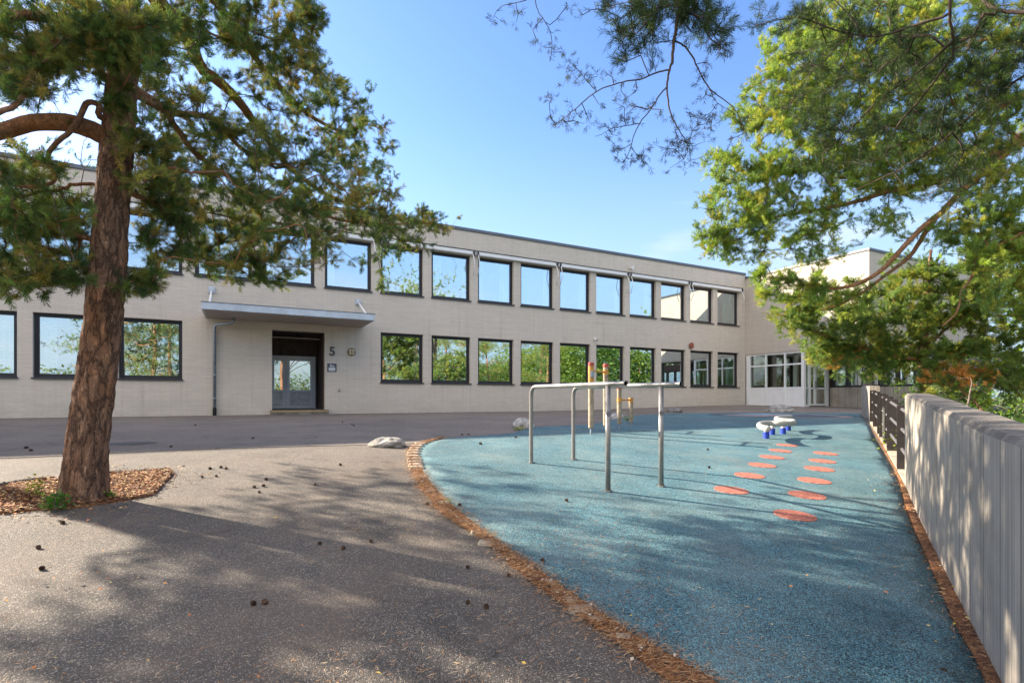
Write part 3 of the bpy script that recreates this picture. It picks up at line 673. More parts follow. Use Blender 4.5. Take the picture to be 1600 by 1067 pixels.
fence('steel_gate', 10.15, 11.75, (10.44, 11.5), label='narrow brown steel gate chained shut between two railing panels', cat='gate')
fence('steel_fence', 11.9, 15.8, (12.2, 14.0, 15.6), label='far panel of brown steel railing ending at the short concrete wall', cat='fence')
kb = MB(); P_ = [fl(6.73+(15.85-6.73)*i/24) for i in range(25)]
for a, b in zip(P_[:-1], P_[1:]):
    za, zb_ = hgt(a.x, a.y, False), hgt(b.x, b.y, False); a2, b2 = a+fn*.26, b+fn*.26
    kb.quad((a.x, a.y, za+.06), (b.x, b.y, zb_+.06), (b2.x, b2.y, zb_+.06), (a2.x, a2.y, za+.06))
    kb.quad((a.x, a.y, za-.1), (b.x, b.y, zb_-.1), (b.x, b.y, zb_+.06), (a.x, a.y, za+.06))
    kb.quad((a2.x, a2.y, za-1.2), (b2.x, b2.y, zb_-1.2), (b2.x, b2.y, zb_+.06), (a2.x, a2.y, za+.06))
tag(recenter(kb.build('concrete_kerb', simple('pale_kerb_concrete', (.36, .31, .25), .9, 0, .2, 6, .6))), 'pale concrete kerb under the brown steel railing', 'kerb')
a = fl(10.05); g = hgt(a.x, a.y, False); ch = MB()
for i in range(22):
    c = Vector((a.x-.02, a.y, g+.78-.028*i)); r = .018; ax = i % 2
    ch.tube([c+Vector((r*math.cos(t)*(1-ax), r*math.cos(t)*ax, r*1.25*math.sin(t))) for t in np.linspace(0, 2*math.pi, 9)], .0045, 5, False)
tag(recenter(ch.build('chain', M['bars'], sm=True)), 'steel chain hanging from the gate in the brown railing', 'chain')
# ------------------------------------------------------------------ play equipment
def bent_bar(far, near, post):
    """bar: foot at far, bends over the top, runs to the near open end; second foot under it"""
    zt = U(*far).z+1.075; f_ = U(*far); p_ = U(*post); e = D(*near, 1.0); r = (near[0]-800)/F
    d = (p_-f_); d.z = 0; d.normalize()
    # open end lies on the line of the bar, where the picture shows it
    den = d.x-r*d.y; L = (r*f_.y-f_.x)/den
    root = empty('bar', f_, 0); root.name = 'parallel_bar'
    o = lambda v: Vector(v)-f_
    arc = [f_+Vector((0, 0, -.06)), Vector((f_.x, f_.y, zt-.13))]
    for t in np.linspace(.15, 1.4, 6): arc.append(Vector((f_.x, f_.y, zt-.12))+d*(.12*(1-math.cos(t)))+Vector((0, 0, .12*math.sin(t))))
    arc += [f_*1+d*.16+Vector((0, 0, zt-f_.z)), Vector((f_.x, f_.y, zt))+d*L]
    arc[-2] = Vector((f_.x, f_.y, zt))+d*.16
    MB().tube([o(v) for v in arc], .028, 20, False).build('rail', M['bars'], root, sm=True)
    e_ = Vector((f_.x, f_.y, zt))+d*L
    MB().tube([o(e_-d*.06), o(e_-d*.02)], .0265, 20).build('tube_hole', M['black'], root)
    MB().tube([o(e_-d*.015), o(e_+d*.0015)], .0284, 20, False).tube([o(e_+d*.0015), o(e_-d*.015)], .0235, 20, False).build('rim', M['bars'], root)
    MB().tube([o(p_+Vector((0, 0, -.06))), o(Vector((p_.x, p_.y, zt-.022)))], .029, 20).build('leg', M['bars'], root, sm=True)
    for q in (f_, p_): MB().tube([o(q+Vector((0, 0, .018))), o(q+Vector((0, 0, .03)))], .042, 18).build('collar', M['bars'], root)
    st = Vector((p_.x, p_.y, p_.z+.88)); vv = Vector((-p_.x, -p_.y, 0)).normalized(); vv = Vector((vv.x*.96-vv.y*.25, vv.y*.96+vv.x*.25, 0)).normalized()
    MB().tube([o(st+vv*.026), o(st+vv*.0305)], .03, 18).build('sticker', M['railtube'], root)
    for q in (f_, p_):
        for a in (0.6, 2.7, 4.8): MB().tube([o(q+Vector((math.cos(a)*.052, math.sin(a)*.052, .018))), o(q+Vector((math.cos(a)*.052, math.sin(a)*.052, .034)))], .008, 6).build('bolt', M['bars'], root)
    return root
tag(bent_bar((830, 725), (978, 610), (950, 770)), 'steel exercise bar of the parallel pair with its front leg at left', 'exercise bar', 'parallel exercise bars')
tag(bent_bar((896, 720), (1064, 610), (1033, 762)), 'steel exercise bar of the parallel pair with its front leg at right', 'exercise bar', 'parallel exercise bars')
posts = {}
def log_post(px, py, topy, wpx, label, cap=True):
    b = U(px, py); H = (HY-topy)/F*b.y+EYE-b.z; root = empty('climbing_post', b, 0, label=label, cat='climbing post', group='log posts of the climbing frame'); r = wpx/F*b.y/2
    MB().tube([(0, 0, -.1), (0, 0, .17)], .022, 10).build('foot', M['galv'], root)
    vs = [(0, 0, .15), (0, 0, .17), (0, 0, H*.5), (0, 0, H-.06)]
    MB().tube(vs, [r*.85, r, r*1.01, r*.98], 22).build('log', M['wood'], root, sm=False)
    if cap: MB().tube([(0, 0, H-.075), (0, 0, H-.015), (0, 0, H)], [r*1.06, r*1.06, r*.85], 22).build('cap', M['redcap'], root)
    posts[px] = (b, H, r, root); return root
pa = log_post(923.5, 680, 566, 8.6, 'tallest log climbing post with red cap and orange upper end'); pb = log_post(946.5, 676.4, 568.5, 8.2, 'second tallest log post with red cap, right of the tallest')
pc = log_post(967.7, 672.7, 602.5, 7.2, 'short log post with small red cap behind the front leg of the bar'); pd = log_post(985.8, 670, 617, 6.6, 'shortest log climbing post, the one without a cap', False)
b, H, r, ro = posts[923.5]; MB().tube([(0, 0, H-.42), (0, 0, H-.08)], r*1.03, 22).build('sleeve', M['orange'], ro)
MB().box((-.02, -r-.03, H-.32), (.05, -r*.6, H-.17)).build('plate', M['galv'], ro, bevel=.02)
def rung(a, b_, py, label):
    (b1, h1, r1, _), (b2, h2, r2, _) = posts[a], posts[b_]
    z = EYE+(HY-py)/F*b1.y; p, q = Vector((b1.x, b1.y, z)), Vector((b2.x, b2.y, z-.01)); d = (q-p).normalized()
    root = empty('climbing_rung', p, 0, label=label, cat='rung', group='orange rungs between the log posts')
    MB().tube([d*r1*.9, q-p-d*r2*.9], .019, 12).build('bar', M['orange'], root, sm=True)
    for c, rr in ((Vector((0, 0, 0)), r1), (q-p, r2)): MB().tube([c-Vector((0, 0, .05)), c+Vector((0, 0, .05))], rr*1.07, 20).build('clamp', M['orange'], root)
rung(923.5, 946.5, 579, 'orange steel rung joining the two tall log posts'); rung(967.7, 985.8, 624.5, 'orange steel rung joining the two short log posts')
# snaking balance beam
bp = [(1201, 670), (1193, 668.5), (1187, 666), (1186, 663.5), (1192, 661.6), (1203, 660.8), (1216, 662), (1228, 662.2), (1238, 661.2), (1241.5, 659.6), (1238, 658), (1229, 657.3), (1219, 656.6), (1213, 655), (1213.5, 653.4), (1220, 652.4), (1236, 652)]
bp = smoothpoly([U(x, y, .30) for x, y in bp], 2)
b0 = U(1212, 678); root = empty('balance_beam', b0, 0, label='low snaking pale tube balance beam on four blue footed legs', cat='balance beam')
MB().tube([p-b0 for p in bp], .057, 14).build('beam', M['beam'], root, sm=True)
for x, y in ((1197, 686), (1206.5, 680), (1223.5, 679), (1231.5, 673.5)):
    p = U(x, y); q = min(bp, key=lambda v: (v.xy-p.xy).length)
    o = MB().tube([p-b0+Vector((0, 0, -.05)), Vector((p.x, p.y, q.z-.02))-b0], .046, 14).build('leg', M['beam'], root, sm=True)
    MB().tube([p-b0+Vector((0, 0, -.02)), p-b0+Vector((0, 0, .155))], .062, 16).build('blue_sleeve', M['bluepaint'], o)
for i in (3, len(bp)//2, len(bp)-18): 
    a, b = bp[i], bp[i+1]; d = (b-a).normalized(); MB().tube([a-b0-d*.03, a-b0+d*.03], .0605, 14).build('joint', M['beam'], root)
# red stepping dots let into the rubber
dots = [((1242, 808), 61, 'nearest red dot of the right row on the blue surface'), ((1261, 776), 53, 'second nearest red dot of the right row'), ((1272, 753), 47, 'third red dot of the right row'), ((1280, 734.5), 42, 'fourth red dot of the right row'), ((1285, 722), 38, 'fifth red dot of the right row'), ((1290, 710), 34, 'farthest red dot of the right row'),
        ((1142.5, 768), 51, 'nearest red dot of the left row on the blue surface'), ((1171, 745), 44, 'second nearest red dot of the left row'), ((1191, 728.7), 40, 'third red dot of the left row'), ((1206, 716), 36, 'fourth red dot of the left row'), ((1219.4, 705.7), 33, 'fifth red dot of the left row'), ((1229.5, 697), 30, 'farthest red dot of the left row, nearest the balance beam')]
for (x, y), w, lab in dots:
    c = U(x, y); r = w/F*c.y/2; mb = MB(); ring = []
    for i in range(40):
        a = 2*math.pi*i/40; X, Y = c.x+r*math.cos(a), c.y+r*math.sin(a); ring.append(Vector((X, Y, hgt(X, Y, False)+.0235)))
    cc = Vector((c.x, c.y, hgt(c.x, c.y, False)+.0235))
    for i in range(40): mb.quad(cc, ring[i], ring[(i+1) % 40]); mb.quad(ring[i], ring[i]-Vector((0, 0, .02)), ring[(i+1) % 40]-Vector((0, 0, .02)), ring[(i+1) % 40])
    tag(recenter(mb.build('red_dot', M['redrubber'])), lab, 'dot', 'red stepping dots in the blue surface')
# painted game figure far away on the blue surface
gp = empty('painted_game', U(1215, 650), 0, label='faded round painted figure in dark and pink on the far blue surface', cat='ground painting')
g0 = Vector(gp.location)
def flatring(name, c, rx, ry, r0, m, zoff, a0=0, a1=2*math.pi):
    mb = MB(); n = 40; L = []
    for i in range(n+1):
        a = a0+(a1-a0)*i/n; row = []
        for k in (r0, 1.):
            X, Y = c.x+rx*k*math.cos(a), c.y+ry*k*math.sin(a); row.append(Vector((X, Y, hgt(X, Y, False)+zoff))-g0)
        L.append(row)
    for i in range(n): mb.quad(L[i][0], L[i][1], L[i+1][1], L[i+1][0])
    mb.build(name, m, gp)
dkb = simple('dark_blue_rubber', (.04, .085, .12), .85, 0, .3, 60); pk = simple('pink_rubber', (.3, .22, .22), .85, 0, .2, 60); lb = simple('light_blue_rubber', (.16, .33, .44), .85, 0, .2, 60)
c_ = U(1200, 649.5)
flatring('outer_ring', c_, 2.1, 1.5, .8, dkb, .023); flatring('wedge', c_, 1.6, 1.1, .1, lb, .024, .3, 2.2); flatring('wedge', c_, 1.6, 1.1, .1, pk, .024, 2.9, 4.4)
c_ = U(1262, 651); flatring('outer_ring', c_, 1.5, 1., .75, pk, .0255); flatring('inner_ring', c_, .9, .6, .3, dkb, .0255)
# ------------------------------------------------------------------ rocks, kerb stones
def rock(name, px, py, size, m, seed, **k):
    b = U(px, py); bm = bmesh.new(); bmesh.ops.create_icosphere(bm, subdivisions=5, radius=1)
    so = Vector((seed*7.1, seed*3.3, seed))
    for v in bm.verts:
        n = v.co.normalized(); d = 1+.28*noise.noise(n*1.3+so)+.12*noise.noise(n*3.1+so)+.05*noise.noise(n*8+so)+.02*noise.noise(n*22+so)
        v.co = Vector((n.x*size[0], n.y*size[1], max(n.z, -.25)*size[2]))*d
    me = bpy.data.meshes.new(name); bm.to_mesh(me); bm.free(); o = link(name, me, m, None, True); o.location = (b.x, b.y, b.z+.02); o.rotation_euler = (0, 0, seed*1.3)
    return tag(o, **k)
rock('rock', 606, 697, (.30, .2, .13), M['rock'], 2.4, label='flat grey granite boulder at the curved end of the blue surface', cat='rock')
rock('rock', 817, 667, (.27, .24, .18), M['rockwhite'], 5, label='white rounded boulder behind the far leg of the exercise bar', cat='rock')
rock('rock', 962, 654, (.36, .25, .17), M['rockwhite'], 8, label='pale low boulder seen behind the log climbing posts', cat='rock')
rock('rock', 1053, 644.5, (.42, .3, .19), simple('dark_granite', (.2, .19, .18), .9, 0, .3, 7, .8), 11, label='dark grey boulder at the far edge, left of the balance beam', cat='rock')
rock('rock', 1219, 644, (.55, .35, .28), M['rock'], 14, label='grey boulder in front of the white glazed entrance', cat='rock')
rock('rock', 360, 648, (.12, .1, .09), M['rock'], 17, label='small dark stone lying at the foot of the brick wall left of the door', cat='rock')
cob = [(651, 733, .12, 0), (649, 728.5, .12, 0), (647.5, 724, .12, 0), (646.5, 719.5, .12, 0), (646, 715, .12, 0), (646, 710.5, .12, 0), (647, 706.5, .12, 0), (649.5, 702.5, .12, 0), (652.5, 698.8, .12, 0), (657, 695.3, .12, 0), (660, 746.5, .1, 1), (673, 769, .07, 1), (692, 787, .07, 1), (724, 817, .05, 1), (745, 833, .06, 1), (765, 849, .11, 1), (858, 910, .04, 1), (892, 941, .055, 1), (907, 955, .09, 1), (930, 968, .05, 1), (974, 998, .05, 1)]
for i, (x, y, w, kd) in enumerate(cob):
    c = U(x, y); a, b = U(x+3, y-8), U(x+3, y+8); an = math.atan2(b.y-a.y, b.x-a.x); bm = bmesh.new(); bmesh.ops.create_cube(bm, size=1)
    bmesh.ops.subdivide_edges(bm, edges=bm.edges, cuts=3, use_grid_fill=True)
    s3 = i*3.7
    for v in bm.verts:
        p = v.co.copy(); q = p.normalized()*.62; p = p.lerp(q, .35); p = Vector((p.x*w*1.5, p.y*w, p.z*.06)); p += Vector((noise.noise(p*14+Vector((s3, 0, 0))), noise.noise(p*14+Vector((0, s3, 0))), noise.noise(p*20+Vector((0, 0, s3)))))*.012; v.co = p
    me = bpy.data.meshes.new('kerb_stone'); bm.to_mesh(me); bm.free(); o = link('kerb_stone', me, M['cobble'], None, True); o.location = (c.x, c.y, c.z-.004 if kd else c.z+.01); o.rotation_euler = (0, 0, an+1.57)
    tag(o, 'pale cobble in the short bare row at the curved tip of the blue surface' if not kd else 'pale cobble half buried in brown needles along the blue edge', 'cobble', 'bare cobbles at the tip of the blue surface' if not kd else 'cobbles peeping out of the needle litter')
# ------------------------------------------------------------------ litter
lit_out = smoothpoly(g2([(1060, 1090),(1031,1067),(967,1017),(897,966),(846,925),(800,893),(765,853),(731,829),(690,808),(675,795),(656,765),(645,748),(641,735),(638,720),(638,709),(645,698.5),(660,692),(690,685.5)]), 1)
lit_in = [p for p in blue_left if p.y < Vector(U(690, 686)[:2]).y+.05 and p.x < U(1250, 1160).x+.5]
def strip_sheet(name, A, B_, m, off_, amp=1, shr=0, **k):
    def res(L, n):
        d = [0]
        for a, b in zip(L[:-1], L[1:]): d.append(d[-1]+(b-a).length)
        out = []
        for i in range(n):
            t = d[-1]*i/(n-1); j = max(0, min(len(L)-2, int(np.searchsorted(d, t))-1)); u_ = (t-d[j])/max(1e-6, d[j+1]-d[j]); out.append(L[j].lerp(L[j+1], u_))
        return out
    n = 120; A, B_ = res(A, n), res(B_, n); mb = MB(); m_ = 7
    for i in range(n):
        for j in range(m_):
            t = j/(m_-1); p = A[i].lerp(B_[i], t)
            w = (noise.noise(Vector((p.x*2.2, p.y*2.2, 0)))*.07+noise.noise(Vector((p.x*9, p.y*9, 3)))*.05)*amp-shr*(.5+.5*noise.noise(Vector((p.x*1.7, p.y*1.7, 7))))*(A[i]-B_[i]).length
            if j == 0: p = p+(A[i]-B_[i]).normalized()*w
            mb.v.append((p.x, p.y, hgt(p.x, p.y, False)+off_*(.25+.75*math.sin(math.pi*min(1, t*.8+.1)))+.008*noise.noise(Vector((p.x*18, p.y*18, 1)))))
    for i in range(n-1):
        for j in range(m_-1): q = i*m_+j; mb.f.append((q, q+1, q+m_+1, q+m_))
    return mb.build(name, m, None, sm=True), A, B_
lo, LA, LB = strip_sheet('needle_litter', lit_out, lit_in, M['litter'], .016, 1, .3); tag(lo, 'brown pine needles filling the gap between asphalt and blue surface', 'needle litter', kind='stuff')
wl_a = smoothpoly(g2([(1360,664),(1383,712),(1403,748),(1409,783),(1421,822),(1434,855),(1455,905),(1470,945),(1486,985),(1515,1030),(1530,1067),(1545,1110)]), 1)
wl_b = [Vector(U(*p)[:2])+Vector((.03, 0)) for p in [(1362,664),(1403,737),(1411,760),(1428,800),(1445,835),(1472,885),(1501,945),(1530,1010),(1560,1067),(1580,1110)]]
lw, WA, WB = strip_sheet('wall_litter', wl_a, wl_b, M['litter'], .022, .6, .75); tag(lw, 'brown needle and leaf litter along the foot of the long concrete wall', 'needle litter', kind='stuff')
lw.data.transform(Matrix.Translation((0, 0, .012)))
PIT = smoothpoly(g2([(-40, 790),(0,762),(60,752),(110,747),(170,741),(230,737),(268,734),(272,741),(258,755),(247,768),(238,775),(200,781),(150,790),(100,796),(60,797),(10,803),(-40,806),(-40, 790)]), 1)
po = fill_sheet('bark_mulch', PIT[:-1], M['litter'], .012, .1); po['kind'] = 'stuff'; tag(po, 'orange brown bark and cone litter round the foot of the left pine', 'mulch')
def straws(name, pts, L, w, cols, lift, **k):
    """many dry needles, little bent blades lying on the ground"""
    n = len(pts); V = np.empty((n*4, 3), np.float32); C = np.empty((n*4, 3), np.float32)
    for i, (x, y) in enumerate(pts):
        a = random.uniform(0, math.pi*2); l = random.uniform(*L); ww = random.uniform(*w); z = hgt(x, y, False)+lift+random.uniform(0, .006); dx, dy = math.cos(a)*l/2, math.sin(a)*l/2; px, py = -math.sin(a)*ww/2, math.cos(a)*ww/2; up = random.uniform(.002, .014)
        bx, by = x+px*6*random.uniform(-1, 1), y+py*6*random.uniform(-1, 1)
        V[i*4:i*4+4] = [(x-dx, y-dy, z), (bx-px, by-py, z+up*.5), (x+dx, y+dy, z+up), (bx+px, by+py, z+up*.5+.001)]
        C[i*4:i*4+4] = cols[random.randrange(len(cols))]
    f = np.arange(n*4, dtype=np.int32).reshape(-1, 4); me = np_mesh(name, V, f, C); o = link(name, me, M['straw']); tag(o, **k); return o
STR = [(.4, .23, .1), (.5, .32, .17), (.32, .15, .05), (.28, .11, .035), (.4, .19, .07), (.55, .42, .26)]
pts = []
for i in range(15000):
    j = random.random()*(len(LA)-1); q = int(j); t = random.gauss(.42, .38); p = LA[q].lerp(LA[q+1], j-q).lerp(LB[q].lerp(LB[q+1], j-q), t); pts.append((p.x, p.y))
for i in range(3500):
    j = random.random()*(len(WA)-1); q = int(j); t = random.gauss(.5, .35)
    if t > 1.05: t = 1
    p = WA[q].lerp(WA[q+1], j-q).lerp(WB[q].lerp(WB[q+1], j-q), t); pts.append((p.x, p.y))
straws('fallen_needles', pts, (.03, .07), (.0018, .004), STR[:5], .03, kind='stuff', label='loose dry needles heaped on the litter strips', cat='needles')
pts = []
while len(pts) < 4200:
    x, y = random.uniform(0, 1600), HY+52+random.random()**1.3*470
    if x < 700: pass
    p = U(x, y); d = noise.noise(Vector((p.x*.8, p.y*.8, 5)))+.35*noise.noise(Vector((p.x*3, p.y*3, 5)))
    if y < 745 and x > 1130: d += .35
    if random.random() < .25+d*1.3: pts.append((p.x, p.y))
straws('scattered_needles', pts, (.025, .06), (.0018, .0042), STR, .021, kind='stuff', label='thin dry pine needles scattered over the yard', cat='needles')
def chips(name, pts, size, cols, lift, m, curl=.35, **k):
    n = len(pts); V = []; C = []
    for x, y in pts:
        a = random.uniform(0, 6.3); s = random.uniform(*size); z = hgt(x, y, False)+lift+random.uniform(0, .02); e1 = Vector((math.cos(a), math.sin(a), random.uniform(-curl, curl)))*s; e2 = Vector((-math.sin(a), math.cos(a), random.uniform(-curl, curl)))*s*random.uniform(.4, .8); c = Vector((x, y, z))
        V += [c-e1, c-e2*.8+Vector((0, 0, s*.3)), c+e1, c+e2]; C += [cols[random.randrange(len(cols))]]*4
    o = link(name, np_mesh(name, np.array(V), np.arange(len(V)).reshape(-1, 4), np.array(C)), m); tag(o, **k); return o
pl = [(p.x, p.y) for p in PIT]
def inpoly(x, y, P):
    c = False
    for i in range(len(P)):
        a, b = P[i], P[i-1]
        if (a[1] > y) != (b[1] > y) and x < (b[0]-a[0])*(y-a[1])/(b[1]-a[1])+a[0]: c = not c
    return c
pts = []
xa, xb = min(p[0] for p in pl), max(p[0] for p in pl); ya, yb = min(p[1] for p in pl), max(p[1] for p in pl)
while len(pts) < 6500:
    x, y = random.uniform(xa-.1, xb+.1), random.uniform(ya-.12, yb+.1)
    if inpoly(x, y, pl) or random.random() < .06: pts.append((x, y))
BC = [(.3, .12, .045), (.42, .2, .08), (.18, .08, .04), (.1, .05, .03), (.5, .3, .12), (.42, .17, .06), (.24, .15, .09), (.52, .38, .16)]
chips('bark_flakes', pts, (.007, .021), BC, .02, M['straw'], kind='stuff', label='loose bark flakes and dead leaves round the left pine', cat='bark flakes')
pts = []
for (x, y, n, r) in [(1421, 800, 20, .07), (1408, 775, 14, .08), (1398, 760, 10, .1), (1400, 745, 12, .1), (1360, 752, 8, .2), (1340, 768, 5, .3), (1500, 985, 14, .07), (1505, 935, 16, .08), (1290, 970, 8, .5), (1380, 900, 8, .6), (190, 900, 14, .25), (130, 890, 10, .2), (200, 960, 12, .6), (400, 860, 12, .8), (600, 980, 10, .8), (1380, 716, 10, .15)]:
    c = U(x, y)
    for _ in range(n): pts.append((c.x+random.gauss(0, r), c.y+random.gauss(0, r)))
chips('fallen_leaves', pts, (.007, .016), [(.6, .4, .08), (.5, .25, .08), (.45, .17, .06), (.62, .5, .2), (.35, .14, .06)], .03, M['straw'], kind='stuff', label='small yellow and brown leaves lying on the yard', cat='leaves')
pts = []
for i in range(1500):
    j = random.random()*(len(LA)-1); q = int(j); p = LA[q].lerp(LA[q+1], j-q).lerp(LB[q].lerp(LB[q+1], j-q), random.gauss(.4, .3)); pts.append((p.x, p.y))
for i in range(700):
    j = random.random()*(len(WA)-1); q = int(j); p = WA[q].lerp(WA[q+1], j-q).lerp(WB[q].lerp(WB[q+1], j-q), min(.98, random.gauss(.6, .3))); pts.append((p.x, p.y))
chips('cone_scales', pts, (.005, .014), [(.05, .03, .02), (.12, .06, .03), (.3, .17, .09), (.5, .42, .32), (.2, .1, .05)], .03, M['straw'], kind='stuff', label='broken cone scales and bark bits in the litter strips', cat='debris')
# raised broken asphalt lip at the far side of the planting pit
lp = MB(); LP = smoothpoly(g2([(-20, 762), (40, 753), (85, 749)]), 1); LP2 = smoothpoly(g2([(168, 741), (200, 738.5), (235, 736), (262, 734)]), 1)
for L_ in (LP, LP2):
    lp.tube([Vector((p.x, p.y, hgt(p.x, p.y, False)+.005)) for p in L_], [.02+.022*abs(noise.noise(Vector((p.x*5, p.y*5, 0))))*2 for p in L_], 8)
tag(lp.build('asphalt_lip', M['asphalt'], sm=True), 'raised broken asphalt edge of the planting pit behind the left pine', 'asphalt edge')
mh = U(203, 692, .007); mroot = empty('manhole_cover', mh, 0, label='round iron manhole cover set in the shaded lane left of the door', cat='manhole cover')
MB().tube([(0, 0, -.03), (0, 0, .003)], .31, 40).build('lid', simple('cast_iron', (.06, .055, .055), .6, .4, .3, 40, .8), mroot)
MB().tube([(0, 0, -.03), (0, 0, .001)], .37, 40).build('rim', M['road'], mroot)
# pine cones
def cone_mesh():
    mb = MB(); n = 0
    V = []; 
    for i in range(64):
        t = i/64; an = i*2.39996; z = .044*t-.022; r = .014*math.sin(math.pi*(.18+.8*t))**.8+.003
        c = Vector((math.cos(an)*r*.55, math.sin(an)*r*.55, z)); out = Vector((math.cos(an), math.sin(an), .35)).normalized(); sd = Vector((-math.sin(an), math.cos(an), 0))
        tip = c+out*r*.75; w = r*.42
        mb.quad(c-sd*w*.5, tip-sd*w, tip+out*.003+Vector((0, 0, .004)), tip+sd*w, c+sd*w*.5)
    mb.tube([(0, 0, -.022), (0, 0, .0), (0, 0, .022)], [.006, .01, .003], 8)
    o = mb.build('pine_cone', M['cone']); return o
cones = [(316,746),(397,762),(405,770),(500,850.5),(580,847),(536,858),(396,945),(414,943),(416,750),(353,733),(345,731),(328,733),(395,686),(731,943),(731,888),(848,877),(668,789),(718,790),(532,727),(492,758),(412,760),(60,857),(65,890),(98,818),(338,745),(751,694),(806,684),(722,680),(732,680),(885,783),(1106,703),(795,900),(1488,958),(1492,962),(1436,862),(1442,868),(1430,838),(1446,880),(1452,892),(1432,850),(1411,790),(1420,835),(168,703),(267,699),(535,660),(550,664),(553,666),(305,665),(41,701),(48,705),(760,950),(1475,1052),(1462,905),(1456,872),(1310,642),(1108,731)]
cm = cone_mesh()
for i, (x, y) in enumerate(cones):
    o = cm if i == 0 else cm.copy()
    if i: col.objects.link(o)
    blue = (x > 700 and x < 1400) and not (y > 840 and x < 800) and not (y < 681 and x < 740) and y > 645
    p = U(x, y, .018 if blue else .0); o.location = p+Vector((0, 0, .011)); o.rotation_euler = (R(70+random.uniform(-15, 30)), random.uniform(-.4, .4), random.uniform(0, 6.3)); s = random.uniform(.75, 1.1)*(.75 if y > 720 else 1.1); o.scale = (s, s, s)
    on = 'the blue rubber surface' if (x > 700 and x < 1400) and not (y > 840 and x < 800) and x != 668 and not (y < 681 and x < 740) and y > 645 else ('the litter at the foot of the concrete wall' if x >= 1400 else 'the asphalt')
    tag(o, 'small dark brown pine cone lying on '+on, 'pine cone', 'pine cones on '+on)
